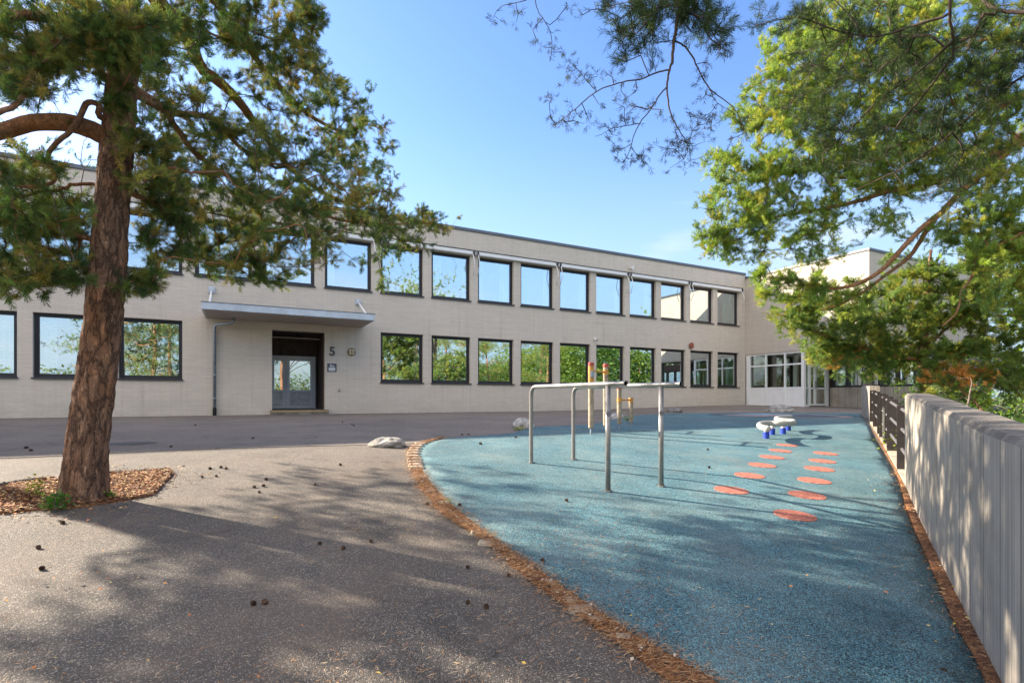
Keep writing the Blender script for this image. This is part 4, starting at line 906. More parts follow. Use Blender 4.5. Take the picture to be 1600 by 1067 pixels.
# ------------------------------------------------------------------ trees
def in_lit(P):
    """would foliage at P shade the parts of the yard that the photograph shows in full sun?"""
    L = (P.z-.5)/-SUN_DIR.z; q = P+SUN_DIR*L
    for _ in range(3):
        L = (P.z-hgt(q.x, q.y, False))/-SUN_DIR.z; q = P+SUN_DIR*L
    if q.y < 1.2: return False
    px = 800+F*q.x/q.y; py = HY-F*(q.z-EYE)/q.y
    if px < -60 or px > 1420 or py < HY or py > 1200: return False
    w = 26*noise.noise(Vector((px*.012, py*.02, 3)))
    edge = np.interp(px, [-60, 60, 200, 300, 380, 470, 560, 660, 800, 950, 1100, 1200, 1300, 1420], [960, 930, 860, 800, 745, 735, 722, 730, 733, 730, 745, 755, 775, 805])
    if px < 330 and abs(py-(np.interp(px, [0, 200, 330], [640, 800, 815]))) < 20 and px > 180: return False
    return py < edge+w
class Tree:
    def __init__(s): s.first = 0; s.p = []; s.par = []; s.len = []; s.fix = []
    def add(s, p, par, r=0):
        s.p.append(np.array(p, float)); s.par.append(par); s.len.append(0 if par < 0 else s.len[par]+float(np.linalg.norm(s.p[-1]-s.p[par]))); s.fix.append(r); return len(s.p)-1
    def line(s, pts, r0, r1, start=None, step=.16, wob=.02):
        pts = [Vector(p) for p in pts]
        if start is None: cur = -1
        else: cur = start
        if cur >= 0: pts = [Vector(s.p[cur])]+pts
        if cur >= 0 and len(pts) > 3: pts = smoothpoly(pts, 2)
        tot = sum((b-a).length for a, b in zip(pts[:-1], pts[1:])); acc = 0
        if cur < 0: cur = s.add(pts[0], -1, r0)
        for a, b in zip(pts[:-1], pts[1:]):
            n = max(1, int((b-a).length/step))
            for i in range(1, n+1):
                q = a.lerp(b, i/n); acc += (b-a).length/n; t = acc/tot
                q = q+Vector((random.gauss(0, wob), random.gauss(0, wob), random.gauss(0, wob)))*(1 if i < n else .3)
                cur = s.add(q, cur, r0+(r1-r0)*t)
        return cur
    def nearest(s, p, lo=0):
        A = np.array(s.p); return int(np.argmin(np.linalg.norm(A-np.array(p), axis=1)))
    def grow(s, targets, step=.15, bias=.3, minz=-99, first=0, tree_sag=.08, maxlen=99, wob=.025):
        A = np.array(s.p); n = len(A); cap = n+200000; buf = np.empty((n+len(targets)*60, 3)); buf[:n] = A; ln = np.empty(len(buf)); ln[:n] = s.len
        ok = np.zeros(len(buf), bool); ok[:n] = (A[:, 2] > minz) | (np.array(s.fix) < .04); ok[:first] = False
        T = np.array([tuple(t) for t in targets]); base = A[ok[:n]]
        dd = np.array([np.min(np.linalg.norm(base-t, axis=1)) for t in T]); s.tips = []
        for ti in np.argsort(dd):
            t = T[ti]; d = np.linalg.norm(buf[:n]-t, axis=1); sc = d+bias*ln[:n]*.35; sc[~ok[:n]] = 1e9
            j = int(np.argmin(sc)); a = buf[j].copy(); L = d[j]
            if L > maxlen: continue
            m = min(58, max(1, int(L/step))); cur = j
            par = s.par[j]; d0 = (buf[j]-buf[par]) if par >= 0 else np.array([0, 0, 1.]); d0 = d0/(np.linalg.norm(d0)+1e-9); ctrl = a+d0*L*.35+np.array([0, 0, -tree_sag*L])+rng.normal(0, .06*L, 3)
            for i in range(1, m+1):
                u = i/m; q = (1-u)**2*a+2*u*(1-u)*ctrl+u*u*t
                if i < m: q = q+rng.normal(0, wob, 3)
                if n >= len(buf): break
                cur = s.add(q, cur); buf[n] = q; ln[n] = s.len[-1]; ok[n] = True; n += 1
            s.tips.append(cur)
    def radii(s, rt=.004, ex=.45):
        n = len(s.p); cnt = np.zeros(n); ch = [[] for _ in range(n)]
        for i in range(n-1, -1, -1):
            if cnt[i] == 0: cnt[i] = 1
            if s.par[i] >= 0: cnt[s.par[i]] += cnt[i]; ch[s.par[i]].append(i)
        r = rt*cnt**ex; r = np.where(np.array(s.fix) > 0, np.array(s.fix), np.minimum(r, .05)); s.r = r; s.cnt = cnt; s.ch = ch
        for i in range(n):                       # a branch never gets thicker than what carries it
            if s.par[i] >= 0: s.r[i] = min(s.r[i], s.r[s.par[i]]*.97) if s.fix[i] == 0 else s.r[i]
    def wood(s, sel=None, rmin=0):
        """tube mesh arrays for the chains whose nodes satisfy sel(i)"""
        V = []; Fq = []; used = [False]*len(s.p)
        starts = [(i, -1) for i in range(len(s.p)) if s.par[i] < 0]
        stack = list(starts)
        while stack:
            i, frm = stack.pop(); chain = ([frm] if frm >= 0 else [])+[i]
            while s.ch[i]:
                c = sorted(s.ch[i], key=lambda k: (k >= s.first, -(s.cnt[k]+1000*s.r[k])))
                if i < s.first <= c[0]: stack += [(k, i) for k in c]; break
                stack += [(k, i) for k in c[1:]]; i = c[0]; chain.append(i)
            if sel is not None and not sel(chain[1] if frm >= 0 else chain[0]): continue
            if len(chain) < 2: continue
            rs = [s.r[k] for k in chain]; 
            if frm >= 0: rs[0] = rs[1]
            R0 = max(rs); 
            if R0 < rmin: continue
            k = 12 if R0 > .05 else 8 if R0 > .02 else 5 if R0 > .009 else 3
            pts = np.array([s.p[q] for q in chain]); prev = None; n0 = len(V)
            for a in range(len(chain)):
                t = pts[min(a+1, len(pts)-1)]-pts[max(a-1, 0)]; t = t/(np.linalg.norm(t)+1e-9)
                if prev is None:
                    h = np.array([0, 0, 1.]) if abs(t[2]) < .9 else np.array([1., 0, 0]); u = np.cross(t, h)
                else: u = prev-t*np.dot(prev, t)
                u = u/(np.linalg.norm(u)+1e-9); prev = u; w = np.cross(t, u)
                for j in range(k):
                    an = 2*math.pi*j/k; rr = rs[a]*(1 if a < len(chain)-1 else .5); V.append(pts[a]+(u*math.cos(an)+w*math.sin(an))*rr)
            for a in range(len(chain)-1):
                for j in range(k): q = n0+a*k; Fq.append((q+j, q+(j+1) % k, q+k+(j+1) % k, q+k+j))
        return V, Fq
def needles(name, tree, parent, m, nshoot=6, nn=34, L=(.035, .055), w=.0028, sl=(.06, .13), cols=None, dead=0., tipz=None, spread=.16, up=.25, deadf=None, per_seg=True):
    """needle clumps along the last twigs of every branch; one mesh"""
    base = []; dirs = []; clr = []
    P = tree.p; cols = np.array(cols)
    for tip in tree.tips:
        i = tip; path = [i]
        while tree.par[i] >= 0 and len(path) < 4: i = tree.par[i]; path.append(i)
        d0 = P[path[0]]-P[path[-1]]; d0 = d0/(np.linalg.norm(d0)+1e-9)
        tint = cols[rng.integers(len(cols))]*rng.uniform(.8, 1.2)
        isdead = (rng.random() < dead) or (deadf is not None and deadf(P[tip]))
        if isdead: tint = np.array([.55, .3, .09])*rng.uniform(.7, 1.5)
        for q in range(nshoot):
            f = rng.random()**1.2; a = path[min(len(path)-1, int(f*len(path)))]; b = P[a]+rng.normal(0, spread*.32, 3)
            if q < 2: b = P[tip]+rng.normal(0, .012, 3)
            d = d0*.7+rng.normal(0, .68, 3)+np.array([0, 0, up]); d /= np.linalg.norm(d)
            base.append(b); dirs.append(d); clr.append(tint*rng.uniform(.82, 1.18))
    base = np.array(base); dirs = np.array(dirs); clr = np.array(clr); S = len(base)
    ln = rng.uniform(sl[0], sl[1], S)
    h = np.where(np.abs(dirs[:, 2:3]) < .9, np.array([[0, 0, 1.]]), np.array([[1., 0, 0]])); u = np.cross(dirs, h); u /= np.linalg.norm(u, axis=1, keepdims=True); v = np.cross(dirs, u)
    t = rng.random((S, nn)); an = rng.random((S, nn))*2*math.pi; th = np.radians(rng.uniform(14, 52, (S, nn)))
    rad = u[:, None]*np.cos(an)[..., None]+v[:, None]*np.sin(an)[..., None]
    b = base[:, None]+dirs[:, None]*(t*ln[:, None])[..., None]
    nd = dirs[:, None]*np.cos(th)[..., None]+rad*np.sin(th)[..., None]
    l = rng.uniform(L[0], L[1], (S, nn)); tip = b+nd*l[..., None]
    sd = np.cross(nd, rng.normal(0, 1, (S, nn, 3))); sd /= (np.linalg.norm(sd, axis=2, keepdims=True)+1e-9); sd *= w/2
    mid = b+nd*(l*.55)[..., None]
    Vv = np.stack([b, mid-sd, tip, mid+sd], axis=2).reshape(-1, 3)
    C = np.repeat((clr[:, None]*rng.uniform(.75, 1.3, (S, nn, 1))).reshape(-1, 3), 4, axis=0)
    me = np_mesh(name, Vv, np.arange(len(Vv)).reshape(-1, 4), C)
    # green or brown shoot axes
    o = link(name, me, m, parent)
    tw = []; tf = []
    for i in range(S):
        a = base[i]; e = base[i]+dirs[i]*ln[i]; n = len(tw); r = .0022
        tw += [a+u[i]*r, a-u[i]*r*.5+v[i]*r*.9, a-u[i]*r*.5-v[i]*r*.9, e]; tf += [(n, n+1, n+3), (n+1, n+2, n+3), (n+2, n, n+3)]
    return o, np.array(tw), np.array(tf)
def join_np(Vs, Fs):
    """tri/quad lists -> one mesh data"""
    V = []; Fx = []; 
    for v, f in zip(Vs, Fs):
        n = len(V); V += [tuple(x) for x in v]; Fx += [tuple(int(i)+n for i in q) for q in f]
    me = bpy.data.meshes.new('wood'); me.from_pydata(V, [], Fx); return me
def blobs(L, inlit=True, mul=1.0):
    out = []
    for cx, cy, rx, ry, ya, yb, n in L:
        n = max(1, int(n*mul))
        k = 0; tries = 0
        while k < n and tries < n*12:
            tries += 1; a = random.uniform(0, 2*math.pi); r = math.sqrt(random.random()); px = cx+rx*r*math.cos(a); py = cy+ry*r*math.sin(a); Y = random.uniform(ya, yb)
            P = D(px, py, Y)
            if inlit and in_lit(P): continue
            if P.z < 1.2: continue
            out.append(P); k += 1
    return out
def ellip(L, inlit=True):
    out = []
    for c, r, n in L:
        k = 0; tries = 0
        while k < n and tries < n*12:
            tries += 1; v = Vector((random.gauss(0, 1), random.gauss(0, 1), random.gauss(0, 1))).normalized()*(random.random()**.45); P = Vector((c[0]+v.x*r[0], c[1]+v.y*r[1], c[2]+v.z*r[2]))
            if inlit and in_lit(P): continue
            out.append(P); k += 1
    return out
def trunk_mesh(pts, radii, seed=0, k=72, rough=.013, step=.035):
    """gnarled trunk: rings displaced with plate-like cells"""
    pts = [Vector(p) for p in pts]; S = [0]
    for a, b in zip(pts[:-1], pts[1:]): S.append(S[-1]+(b-a).length)
    n = int(S[-1]/step); V = []; Fq = []
    for i in range(n+1):
        s = S[-1]*i/n; j = max(0, min(len(pts)-2, int(np.searchsorted(S, s))-1)); t = (s-S[j])/(S[j+1]-S[j]); t2 = t
        p0 = pts[max(j-1, 0)]; p1 = pts[j]; p2 = pts[j+1]; p3 = pts[min(j+2, len(pts)-1)]
        c = .5*((2*p1)+(p2-p0)*t2+(2*p0-5*p1+4*p2-p3)*t2*t2+(3*p1-p0-3*p2+p3)*t2**3); r = radii[j]+(radii[j+1]-radii[j])*t
        fl_ = 1+.45*math.exp(-max(0, s-.05)/.16)
        for q in range(k):
            a = 2*math.pi*q/k; d = Vector((math.cos(a), math.sin(a), 0)); P = Vector((d.x*1.0, d.y*1.0, s*.85))
            w = noise.voronoi(Vector((math.cos(a)*r*13+seed, math.sin(a)*r*13, s*4.6)))[0]; e = min(1, (w[1]-w[0])*3.2)
            rr = r*(1+.07*noise.noise(Vector((d.x*1.4+seed, d.y*1.4, s*.9))))*(1+(fl_-1)*(.55+.45*math.cos(a*5+seed)))+rough*(e**.6-.55)+.006*noise.noise(Vector((d.x*9, d.y*9, s*22)))
            V.append((c.x+d.x*rr, c.y+d.y*rr, c.z))
    for i in range(n):
        for q in range(k): a = i*k; Fq.append((a+q, a+(q+1) % k, a+k+(q+1) % k, a+k+q))
    Fq.append(tuple(n*k+q for q in range(k)))
    me = bpy.data.meshes.new('trunk'); me.from_pydata(V, [], Fq); return me
def finish_tree(t, root, crown_args, bigr=.03, limbmat=None, twigmat=None, first=0, rt=.004, ex=.45):
    t.first = first; t.radii(rt, ex)
    V1, F1 = t.wood(lambda i: i >= first and t.r[i] >= bigr*.35); V2, F2 = t.wood(lambda i: i >= first and t.r[i] < bigr*.35)
    limb = link('limbs', join_np([V1], [F1]), limbmat or M['limb'], root, True)
    cr, tw, tf = needles('crown', t, root, M['needles'], **crown_args)
    link('twigs', join_np([V2, tw], [F2, tf]), twigmat or M['twig'], root, True)
    off_ = root.location.copy()
    for o in root.children:
        if o.name.split('.')[0] != 'trunk' or True:
            o.location = -off_
    return cr
GRN = [(.06, .115, .03), (.075, .135, .035), (.095, .15, .04), (.06, .11, .045), (.115, .155, .035), (.14, .165, .04)]
GRN2 = [(.12, .2, .04), (.16, .24, .045), (.22, .27, .05), (.11, .18, .05), (.27, .28, .055), (.15, .23, .065)]
GRN3 = [(.17, .27, .045), (.21, .3, .05), (.29, .36, .065), (.12, .2, .05), (.34, .35, .06), (.17, .26, .075)]
# --- left pine
base = U(128, 781); Yt = base.y
root = empty('pine_tree', base, 0, label='big Scots pine with scaly brown trunk standing in the litter pit at left', cat='tree')
tp = [(128, 781), (132, 735), (137, 690), (146, 620), (154, 560), (161, 500), (168, 420), (173, 340), (180, 260), (186, 190), (192, 120), (197, 50), (199, -60), (201, -200), (200, -330)]
tr = [.79*q for q in (.235, .215, .205, .195, .187, .18, .178, .172, .163, .155, .148, .135, .11, .075, .03)]
tpts = [D(x, y, Yt+.02*(i > 5)*(i-5)) for i, (x, y) in enumerate(tp)]; tpts[0] = base-Vector((0, 0, .12))
link('trunk', trunk_mesh(tpts, tr, 3), M['bark'], root, True)
t = Tree(); e = t.line(tpts[6:], .1, .03, None, .2, 0); first = len(t.p)
def at(x, y, Y=None): return t.nearest(D(x, y, Y or Yt))
def limb(sx, sy, pts, r0, r1, wob=.02): return t.line([D(*p) for p in pts], r0, r1, at(sx, sy), .14, wob)
Yb = Yt+.1
limb(184, 215, [(150, 205, Yb-.1), (110, 192, Yb-.2), (60, 189, Yb-.25), (10, 203, Yb-.3), (-60, 225, 4.4), (-160, 240, 4.2), (-260, 200, 4.1)], .085, .04, .008)
limb(180, 195, [(159, 187, 4.8), (153, 176, 4.75), (158, 163, 4.75), (134, 158, 4.7), (128, 178, 4.7), (112, 205, 4.65), (88, 222, 4.6), (72, 244, 4.6), (84, 270, 4.6), (89, 283, 4.6), (60, 293, 4.5), (20, 290, 4.5)], .028, .014, .006)
limb(176, 292, [(148, 289, 4.9), (120, 286, 4.85), (95, 296, 4.8), (60, 300, 4.7), (20, 310, 4.6)], .02, .01)
limb(196, 60, [(150, 40, 4.7), (90, 30, 4.5), (20, 22, 4.3), (-60, 50, 4.2)], .06, .025)
limb(188, 150, [(120, 60, 4.5), (60, 75, 4.3), (53, 110, 4.2), (40, 150, 4.1), (0, 178, 4.0), (-40, 200, 4.0)], .03, .018)
limb(199, -40, [(228, -30, 5.0), (245, 5, 5.2), (290, 45, 5.6), (300, 75, 5.9), (315, 110, 6.1), (340, 125, 6.3), (370, 155, 6.7), (400, 195, 7.2), (430, 235, 7.8), (455, 265, 8.4), (500, 300, 9.2), (560, 325, 9.6)], .075, .025, .012)
limb(199, -80, [(250, -60, 5.2), (330, -10, 5.8), (380, 60, 6.3), (420, 120, 6.8), (480, 180, 7.6), (540, 210, 8.2)], .06, .02)
limb(195, 128, [(222, 150, 5.0), (262, 178, 5.3), (330, 180, 5.9), (358, 205, 6.3), (370, 230, 6.5), (430, 262, 7.2)], .04, .018, .015)
limb(192, 140, [(215, 140, 4.95), (250, 165, 5.2), (268, 185, 5.4), (290, 225, 5.8), (330, 262, 6.3), (400, 300, 7), (470, 330, 7.6), (560, 350, 8.2), (640, 350, 8.6)], .035, .016)
limb(175, 300, [(205, 302, 4.95), (232, 314, 5.2), (262, 335, 5.4), (290, 365, 5.7), (305, 400, 5.9), (330, 410, 6)], .03, .012)
limb(200, -120, [(300, -110, 5.3), (420, -60, 5.8), (490, -5, 6.1), (455, 35, 6.1), (432, 68, 6.1)], .045, .012)
limb(201, -170, [(120, -180, 5), (20, -190, 5.2), (-120, -160, 5.6)], .05, .02)
limb(192, 90, [(120, 80, 5.6), (20, 90, 6.4), (-120, 110, 7.2), (-250, 140, 8)], .05, .02)
limb(-60, 225, [(-20, 250, 4.2), (18, 290, 4.15), (24, 340, 4.15), (30, 390, 4.15), (60, 430, 4.2)], .018, .008)
T1 = blobs([(60, 50, 110, 60, 4.0, 5.0, 75), (40, 120, 75, 35, 4.0, 4.8, 28), (115, 75, 60, 40, 4.1, 5, 25), (190, 50, 85, 48, 4.1, 4.6, 70), (215, 90, 60, 25, 4.2, 4.6, 16), (195, 190, 28, 60, 4.35, 4.6, 10),
            (30, 270, 60, 24, 4.0, 4.7, 18), (60, 335, 95, 34, 4.0, 5.4, 46), (20, 400, 60, 35, 4.0, 4.8, 20), (60, 440, 55, 20, 4.0, 4.8, 16), (105, 385, 40, 40, 4.3, 5.2, 16), (110, 440, 30, 12, 4.2, 4.8, 8), (20, 455, 25, 12, 4, 4.6, 5),
            (310, 40, 90, 55, 5, 6.4, 62), (420, 50, 80, 70, 5.5, 6.8, 85), (480, 30, 28, 40, 5.8, 6.6, 16), (455, 130, 75, 50, 6, 8, 70), (545, 160, 42, 40, 7, 8.5, 24), (560, 225, 55, 45, 7.5, 9.5, 50), (480, 225, 80, 45, 6.5, 8.5, 50), (300, 130, 80, 40, 5.2, 6.4, 22), (345, 225, 90, 45, 5.6, 7.5, 50), (250, 245, 45, 40, 4.7, 5.5, 26), (585, 290, 45, 30, 8, 10, 24),
            (250, 310, 45, 30, 5, 5.8, 26), (330, 300, 80, 40, 5.6, 7.2, 46), (430, 310, 90, 40, 6.4, 8.4, 64), (530, 325, 80, 36, 7.5, 9.4, 58), (620, 350, 75, 26, 8, 9.6, 44), (690, 348, 28, 16, 8.4, 9.4, 10), (640, 385, 40, 12, 8.2, 9.2, 9), (600, 400, 35, 14, 8, 9, 8), (600, 425, 12, 25, 8, 8.4, 4), (450, 375, 85, 34, 6.4, 7.6, 44), (360, 370, 60, 30, 5.8, 6.8, 30), (385, 420, 60, 22, 6, 6.8, 26), (440, 430, 30, 16, 6.2, 6.8, 9), (265, 375, 45, 38, 5, 5.8, 30), (225, 430, 30, 20, 4.7, 5.2, 12), (215, 452, 35, 12, 4.6, 5, 8), (320, 425, 25, 10, 5.6, 6, 5), (300, 330, 30, 40, 5.2, 6, 10)], True, 1.3)
T1 += blobs([(-180, 150, 150, 200, 4, 8, 95), (-180, 400, 120, 70, 4, 6.5, 36), (200, -170, 330, 110, 4.5, 8, 130), (-350, 200, 150, 250, 4.5, 9, 75)])
MASK = [(0, -600), (520, -600), (515, 110), (590, 135), (620, 190), (612, 290), (695, 335), (690, 365), (620, 390), (480, 420), (330, 425), (250, 445), (208, 440), (208, 300), (160, 250), (150, 130), (60, 150), (0, 160)]
T1s, T0s = [], []; k = 0
while k < 14000 and len(T1s)+len(T0s) < 640:
    k += 1; px, py = random.uniform(560, 1560), random.uniform(745, 1120)
    if random.random() < .25: px, py = random.uniform(120, 620), random.uniform(870, 1090)
    g = U(px, py); thr = .04 if px > 700 else -.1
    if random.random() < .42:
        yy = random.uniform(2.0, 5.1); xx = 5.03+.632*(yy-6.72)-.02; g = Vector((xx, yy, hgt(xx, yy, False)+random.uniform(0, 1.25))); thr = 9
    if noise.noise(Vector((g.x*.85, g.y*2.0, 9)))+.4*noise.noise(Vector((g.x*3, g.y*6, 2))) > thr: continue
    P = g-SUN_DIR*(random.uniform(2.1, 6.8)/-SUN_DIR.z)
    if in_lit(P) or P.y < 1: continue
    sx, sy = 800+F*P.x/P.y, HY-F*(P.z-EYE)/P.y
    if sy > 0 and sx > 0 and not inpoly(sx, sy, MASK): continue
    d1 = math.hypot(P.x-base.x, P.y-base.y)
    if d1 < 5.0: T1s.append(P)
    elif math.hypot(P.x+9.4, P.y-6.6) < 4.2 and P.z < 7.5: T0s.append(P)
print('shade targets', len(T1s), len(T0s))
t.grow(T1+T1s, .13, .3, 2.2, 0, .05)
cr = finish_tree(t, root, dict(nshoot=8, nn=58, L=(.04, .064), w=.0036, sl=(.05, .12), cols=GRN+[(.2, .17, .04), (.17, .17, .04)], dead=0, spread=.07, up=.25), limbmat=M['limb'], first=first)
# --- pine off the left edge whose crown dapples the yard
def yard_pine(loc, H, label, ntip=420, seed=1, lo=.3, shared=None, wide=1.0, cat='tree', group=None):
    random.seed(seed)
    b = Vector(loc); root = empty('pine_tree', b, 0, label=label, cat=cat)
    if group: root['group'] = group
    t = Tree(); tw = [b+Vector((.25*math.sin(z*.5+seed), .2*math.cos(z*.4+seed), z)) for z in np.linspace(-.2, H, 9)]
    link('trunk', trunk_mesh(tw, list(np.linspace(.2, .04, 9)), seed, 24, .015, .12), M['bark'], root, True)
    t.line(tw[3:], .1, .03, None, .25, 0); first = len(t.p); E_ = []
    for i in range(9):
        z = H*(lo+.08+(.9-lo)*i/9); a = i*2.4+seed; r = wide*(1.9-.9*(i/9)**1.5); E_.append(((b.x+math.cos(a)*r*.75, b.y+math.sin(a)*r*.75, b.z+z), (r*.8, r*.8, .65), int(ntip/10)))
    E_.append(((b.x, b.y, b.z+H*.93), (1.2, 1.2, .8), int(ntip/8)))
    t.grow(ellip(E_, False), .2, .3, b.z+H*lo*.8, 0, .05)
    finish_tree(t, root, dict(nshoot=7, nn=22, L=(.06, .1), w=.012, sl=(.1, .2), cols=GRN2, dead=.03, spread=.34), first=first, rt=.006)
    return root
b = Vector((-9.4, 6.6, hgt(-9.4, 6.6))); root = empty('pine_tree', b, 0, label='pine just outside the left edge of the view, crown shading the asphalt', cat='tree')
t = Tree(); tw = [b+Vector((.2*math.sin(z*.6), .15*math.cos(z*.5), z)) for z in np.linspace(-.2, 7.4, 9)]
link('trunk', trunk_mesh(tw, list(np.linspace(.2, .04, 9)), 5, 32, .015, .1), M['bark'], root, True); t.line(tw[2:], .1, .03, None, .25, 0); first = len(t.p)
t.grow(ellip([((-8.6, 6.4, 4.4), (2.6, 2.4, 1.3), 105), ((-7.4, 4.4, 3.2), (1.6, 1.6, .7), 26), ((-9.6, 7, 6.4), (2.4, 2.2, 1.5), 110), ((-9, 9.2, 4.6), (2.2, 1.6, 1.6), 50), ((-7.0, 2.6, 3.4), (1.8, 1.6, .9), 22)])+T0s, .18, .3, 2.3, 0, .05)
finish_tree(t, root, dict(nshoot=7, nn=26, L=(.05, .08), w=.009, sl=(.08, .16), cols=GRN, spread=.28), first=first, rt=.006)
# --- large lit pine at right, beyond the wall
b = Vector((11.2, 8.6, hgt(11.2, 8.6))); root = empty('pine_tree', b, 0, label='large sunlit pine beyond the concrete wall, its crown filling the upper right', cat='tree')
t = Tree(); tw = [b+Vector((0, 0, -.2)), b+Vector((-.1, .05, 1.5)), b+Vector((-.2, .1, 3)), b+Vector((-.4, .2, 4.6)), b+Vector((-.4, .3, 6.2)), b+Vector((-.3, .3, 7.6)), b+Vector((-.3, .3, 9.0))]
link('trunk', trunk_mesh(tw, [.24, .2, .18, .16, .12, .08, .03], 9, 32, .018, .1), M['bark'], root, True); t.line(tw[1:], .14, .03, None, .25, 0); first = len(t.p)
def limb3(start, pts, r0, r1, wob=.02): return t.line([D(*p) for p in pts], r0, r1, t.nearest(start), .16, wob)
limb3(b+Vector((-.2, .1, 4.4)), [(1700, 230, 9), (1600, 215, 9), (1545, 262, 9), (1500, 300, 8.9), (1470, 335, 8.9), (1440, 355, 8.9), (1405, 395, 8.9), (1370, 430, 8.9), (1330, 448, 9), (1290, 452, 9), (1258, 444, 9), (1240, 432, 9)], .11, .018, .012)
limb3(b+Vector((-.4, .2, 5)), [(1620, 190, 9.2), (1540, 255, 9.3), (1470, 285, 9.4), (1400, 295, 9.5), (1330, 318, 9.6), (1270, 330, 9.7), (1200, 340, 9.8), (1120, 365, 10)], .09, .014, .02)
limb3(b+Vector((-.4, .2, 5.4)), [(1640, 120, 9.4), (1500, 205, 9.8), (1400, 232, 10), (1290, 262, 10.2), (1180, 275, 10.4), (1130, 290, 10.5)], .08, .015, .02)
limb3(b+Vector((-.4, .3, 6)), [(1600, 40, 9.2), (1450, 90, 9.6), (1330, 120, 9.9), (1240, 150, 10)], .07, .015, .02)
limb3(b+Vector((-.2, .1, 3.6)), [(1660, 330, 8.8), (1560, 385, 8.6), (1525, 395, 8.6), (1522, 430, 8.5), (1500, 455, 8.5), (1498, 490, 8.5), (1470, 510, 8.6)], .05, .012, .02)
limb3(D(1470, 335, 8.9), [(1440, 372, 9), (1420, 405, 9.1), (1370, 440, 9.2), (1330, 470, 9.3), (1280, 485, 9.4)], .045, .01)
T3 = blobs([(1260, 90, 75, 60, 8.6, 10.8, 66), (1350, 50, 110, 70, 8.4, 11, 100), (1500, 50, 130, 90, 8.2, 11, 130), (1225, 165, 75, 45, 9, 10.8, 55), (1330, 180, 120, 70, 9, 11, 110), (1480, 180, 130, 80, 8.4, 10.8, 120), (1170, 258, 75, 30, 9.6, 10.8, 42), (1285, 275, 110, 45, 9.4, 10.8, 80), (1420, 265, 120, 45, 9, 10.4, 72), (1560, 280, 70, 60, 8.2, 9.6, 50), (1150, 322, 60, 28, 9.6, 10.4, 30), (1118, 368, 38, 20, 9.8, 10.2, 15), (1225, 345, 85, 34, 9.4, 10.2, 46), (1150, 392, 50, 16, 9.6, 10.1, 14), (1270, 392, 60, 18, 9.2, 10, 14), (1375, 340, 60, 28, 9, 10, 12), (1165, 188, 30, 22, 9.8, 10.3, 10), (1530, 370, 80, 40, 8.4, 9.4, 40), (1580, 440, 60, 60, 8.2, 9, 30), (1240, 450, 60, 22, 8.9, 9.3, 20), (1195, 440, 12, 30, 9, 9.2, 6), (1320, 470, 60, 20, 9, 9.6, 16)], True, 1.95)
T3 += blobs([(1800, 100, 180, 300, 8, 11, 80), (1450, -110, 260, 90, 8.4, 11, 90)])
t.grow(T3, .15, .3, 2.6, 0, .05)
finish_tree(t, root, dict(nshoot=9, nn=42, L=(.05, .08), w=.0066, sl=(.08, .17), cols=GRN3, dead=0, spread=.09, up=.4), first=first, rt=.0045)
# --- second lit pine, lower, trunk seen over the wall
b = U(1445, 640); b = Vector((8.75, 11.1, hgt(8.75, 11.1))); root = empty('pine_tree', b, 0, label='lower sunlit pine whose slim trunk shows just behind the concrete wall end', cat='tree')
t = Tree(); tw = [D(1446, 740, 11.1), D(1446, 660, 11.1), D(1445, 600, 11.1), D(1441, 560, 11.1), D(1444, 520, 11.15), D(1448, 470, 11.2), D(1452, 420, 11.3), D(1455, 390, 11.3)]
link('trunk', trunk_mesh(tw, [.1, .09, .085, .08, .07, .05, .035, .02], 12, 32, .012, .08), M['bark'], root, True); t.line(tw[3:], .08, .03, None, .2, 0); first = len(t.p)
limb3(D(1441, 566, 11.1), [(1400, 560, 11), (1340, 540, 10.9), (1270, 520, 10.9), (1220, 490, 11)], .035, .01)
limb3(D(1445, 530, 11.1), [(1500, 500, 11), (1560, 480, 11)], .04, .01)
limb3(D(1441, 575, 11.1), [(1470, 595, 10.6), (1490, 598, 10.2), (1520, 625, 9.8), (1542, 650, 9.5)], .03, .02, .01)
T4 = blobs([(1245, 488, 45, 22, 10.6, 11.4, 30), (1300, 512, 80, 34, 10.4, 11.8, 62), (1385, 500, 85, 42, 10.4, 12.2, 90), (1305, 556, 42, 20, 10.6, 11.4, 26), (1350, 562, 70, 28, 10.6, 11.8, 54), (1460, 465, 90, 52, 10.6, 12.4, 110), (1560, 480, 80, 60, 10.2, 12.2, 120), (1430, 555, 70, 26, 11.2, 12.2, 34), (1530, 562, 90, 34, 10, 11.8, 80), (1490, 592, 60, 12, 10, 11, 20), (1390, 585, 30, 8, 11.2, 11.6, 4), (1590, 595, 35, 22, 9.8, 10.8, 20), (1680, 520, 80, 90, 10, 12, 50), (1320, 455, 60, 20, 10.8, 11.4, 14), (1420, 420, 50, 20, 10.8, 11.8, 14), (1560, 400, 80, 40, 10.6, 12.4, 50), (1500, 620, 90, 10, 9.6, 10.4, 12)], True, 1.5)
def deadf(p):
    x = 800+F*p[0]/p[1]; y = HY-F*(p[2]-EYE)/p[1]
    return (abs(x-1500) < 55 and abs(y-585) < 16 and rng.random() < .45) or (abs(x-1300) < 30 and abs(y-565) < 20 and rng.random() < .14)
t.grow(T4, .15, .3, 1.8, 0, .05)
finish_tree(t, root, dict(nshoot=9, nn=42, L=(.055, .085), w=.0078, sl=(.08, .16), cols=GRN2, dead=0, spread=.1, up=.4, deadf=deadf), first=first, rt=.0045)
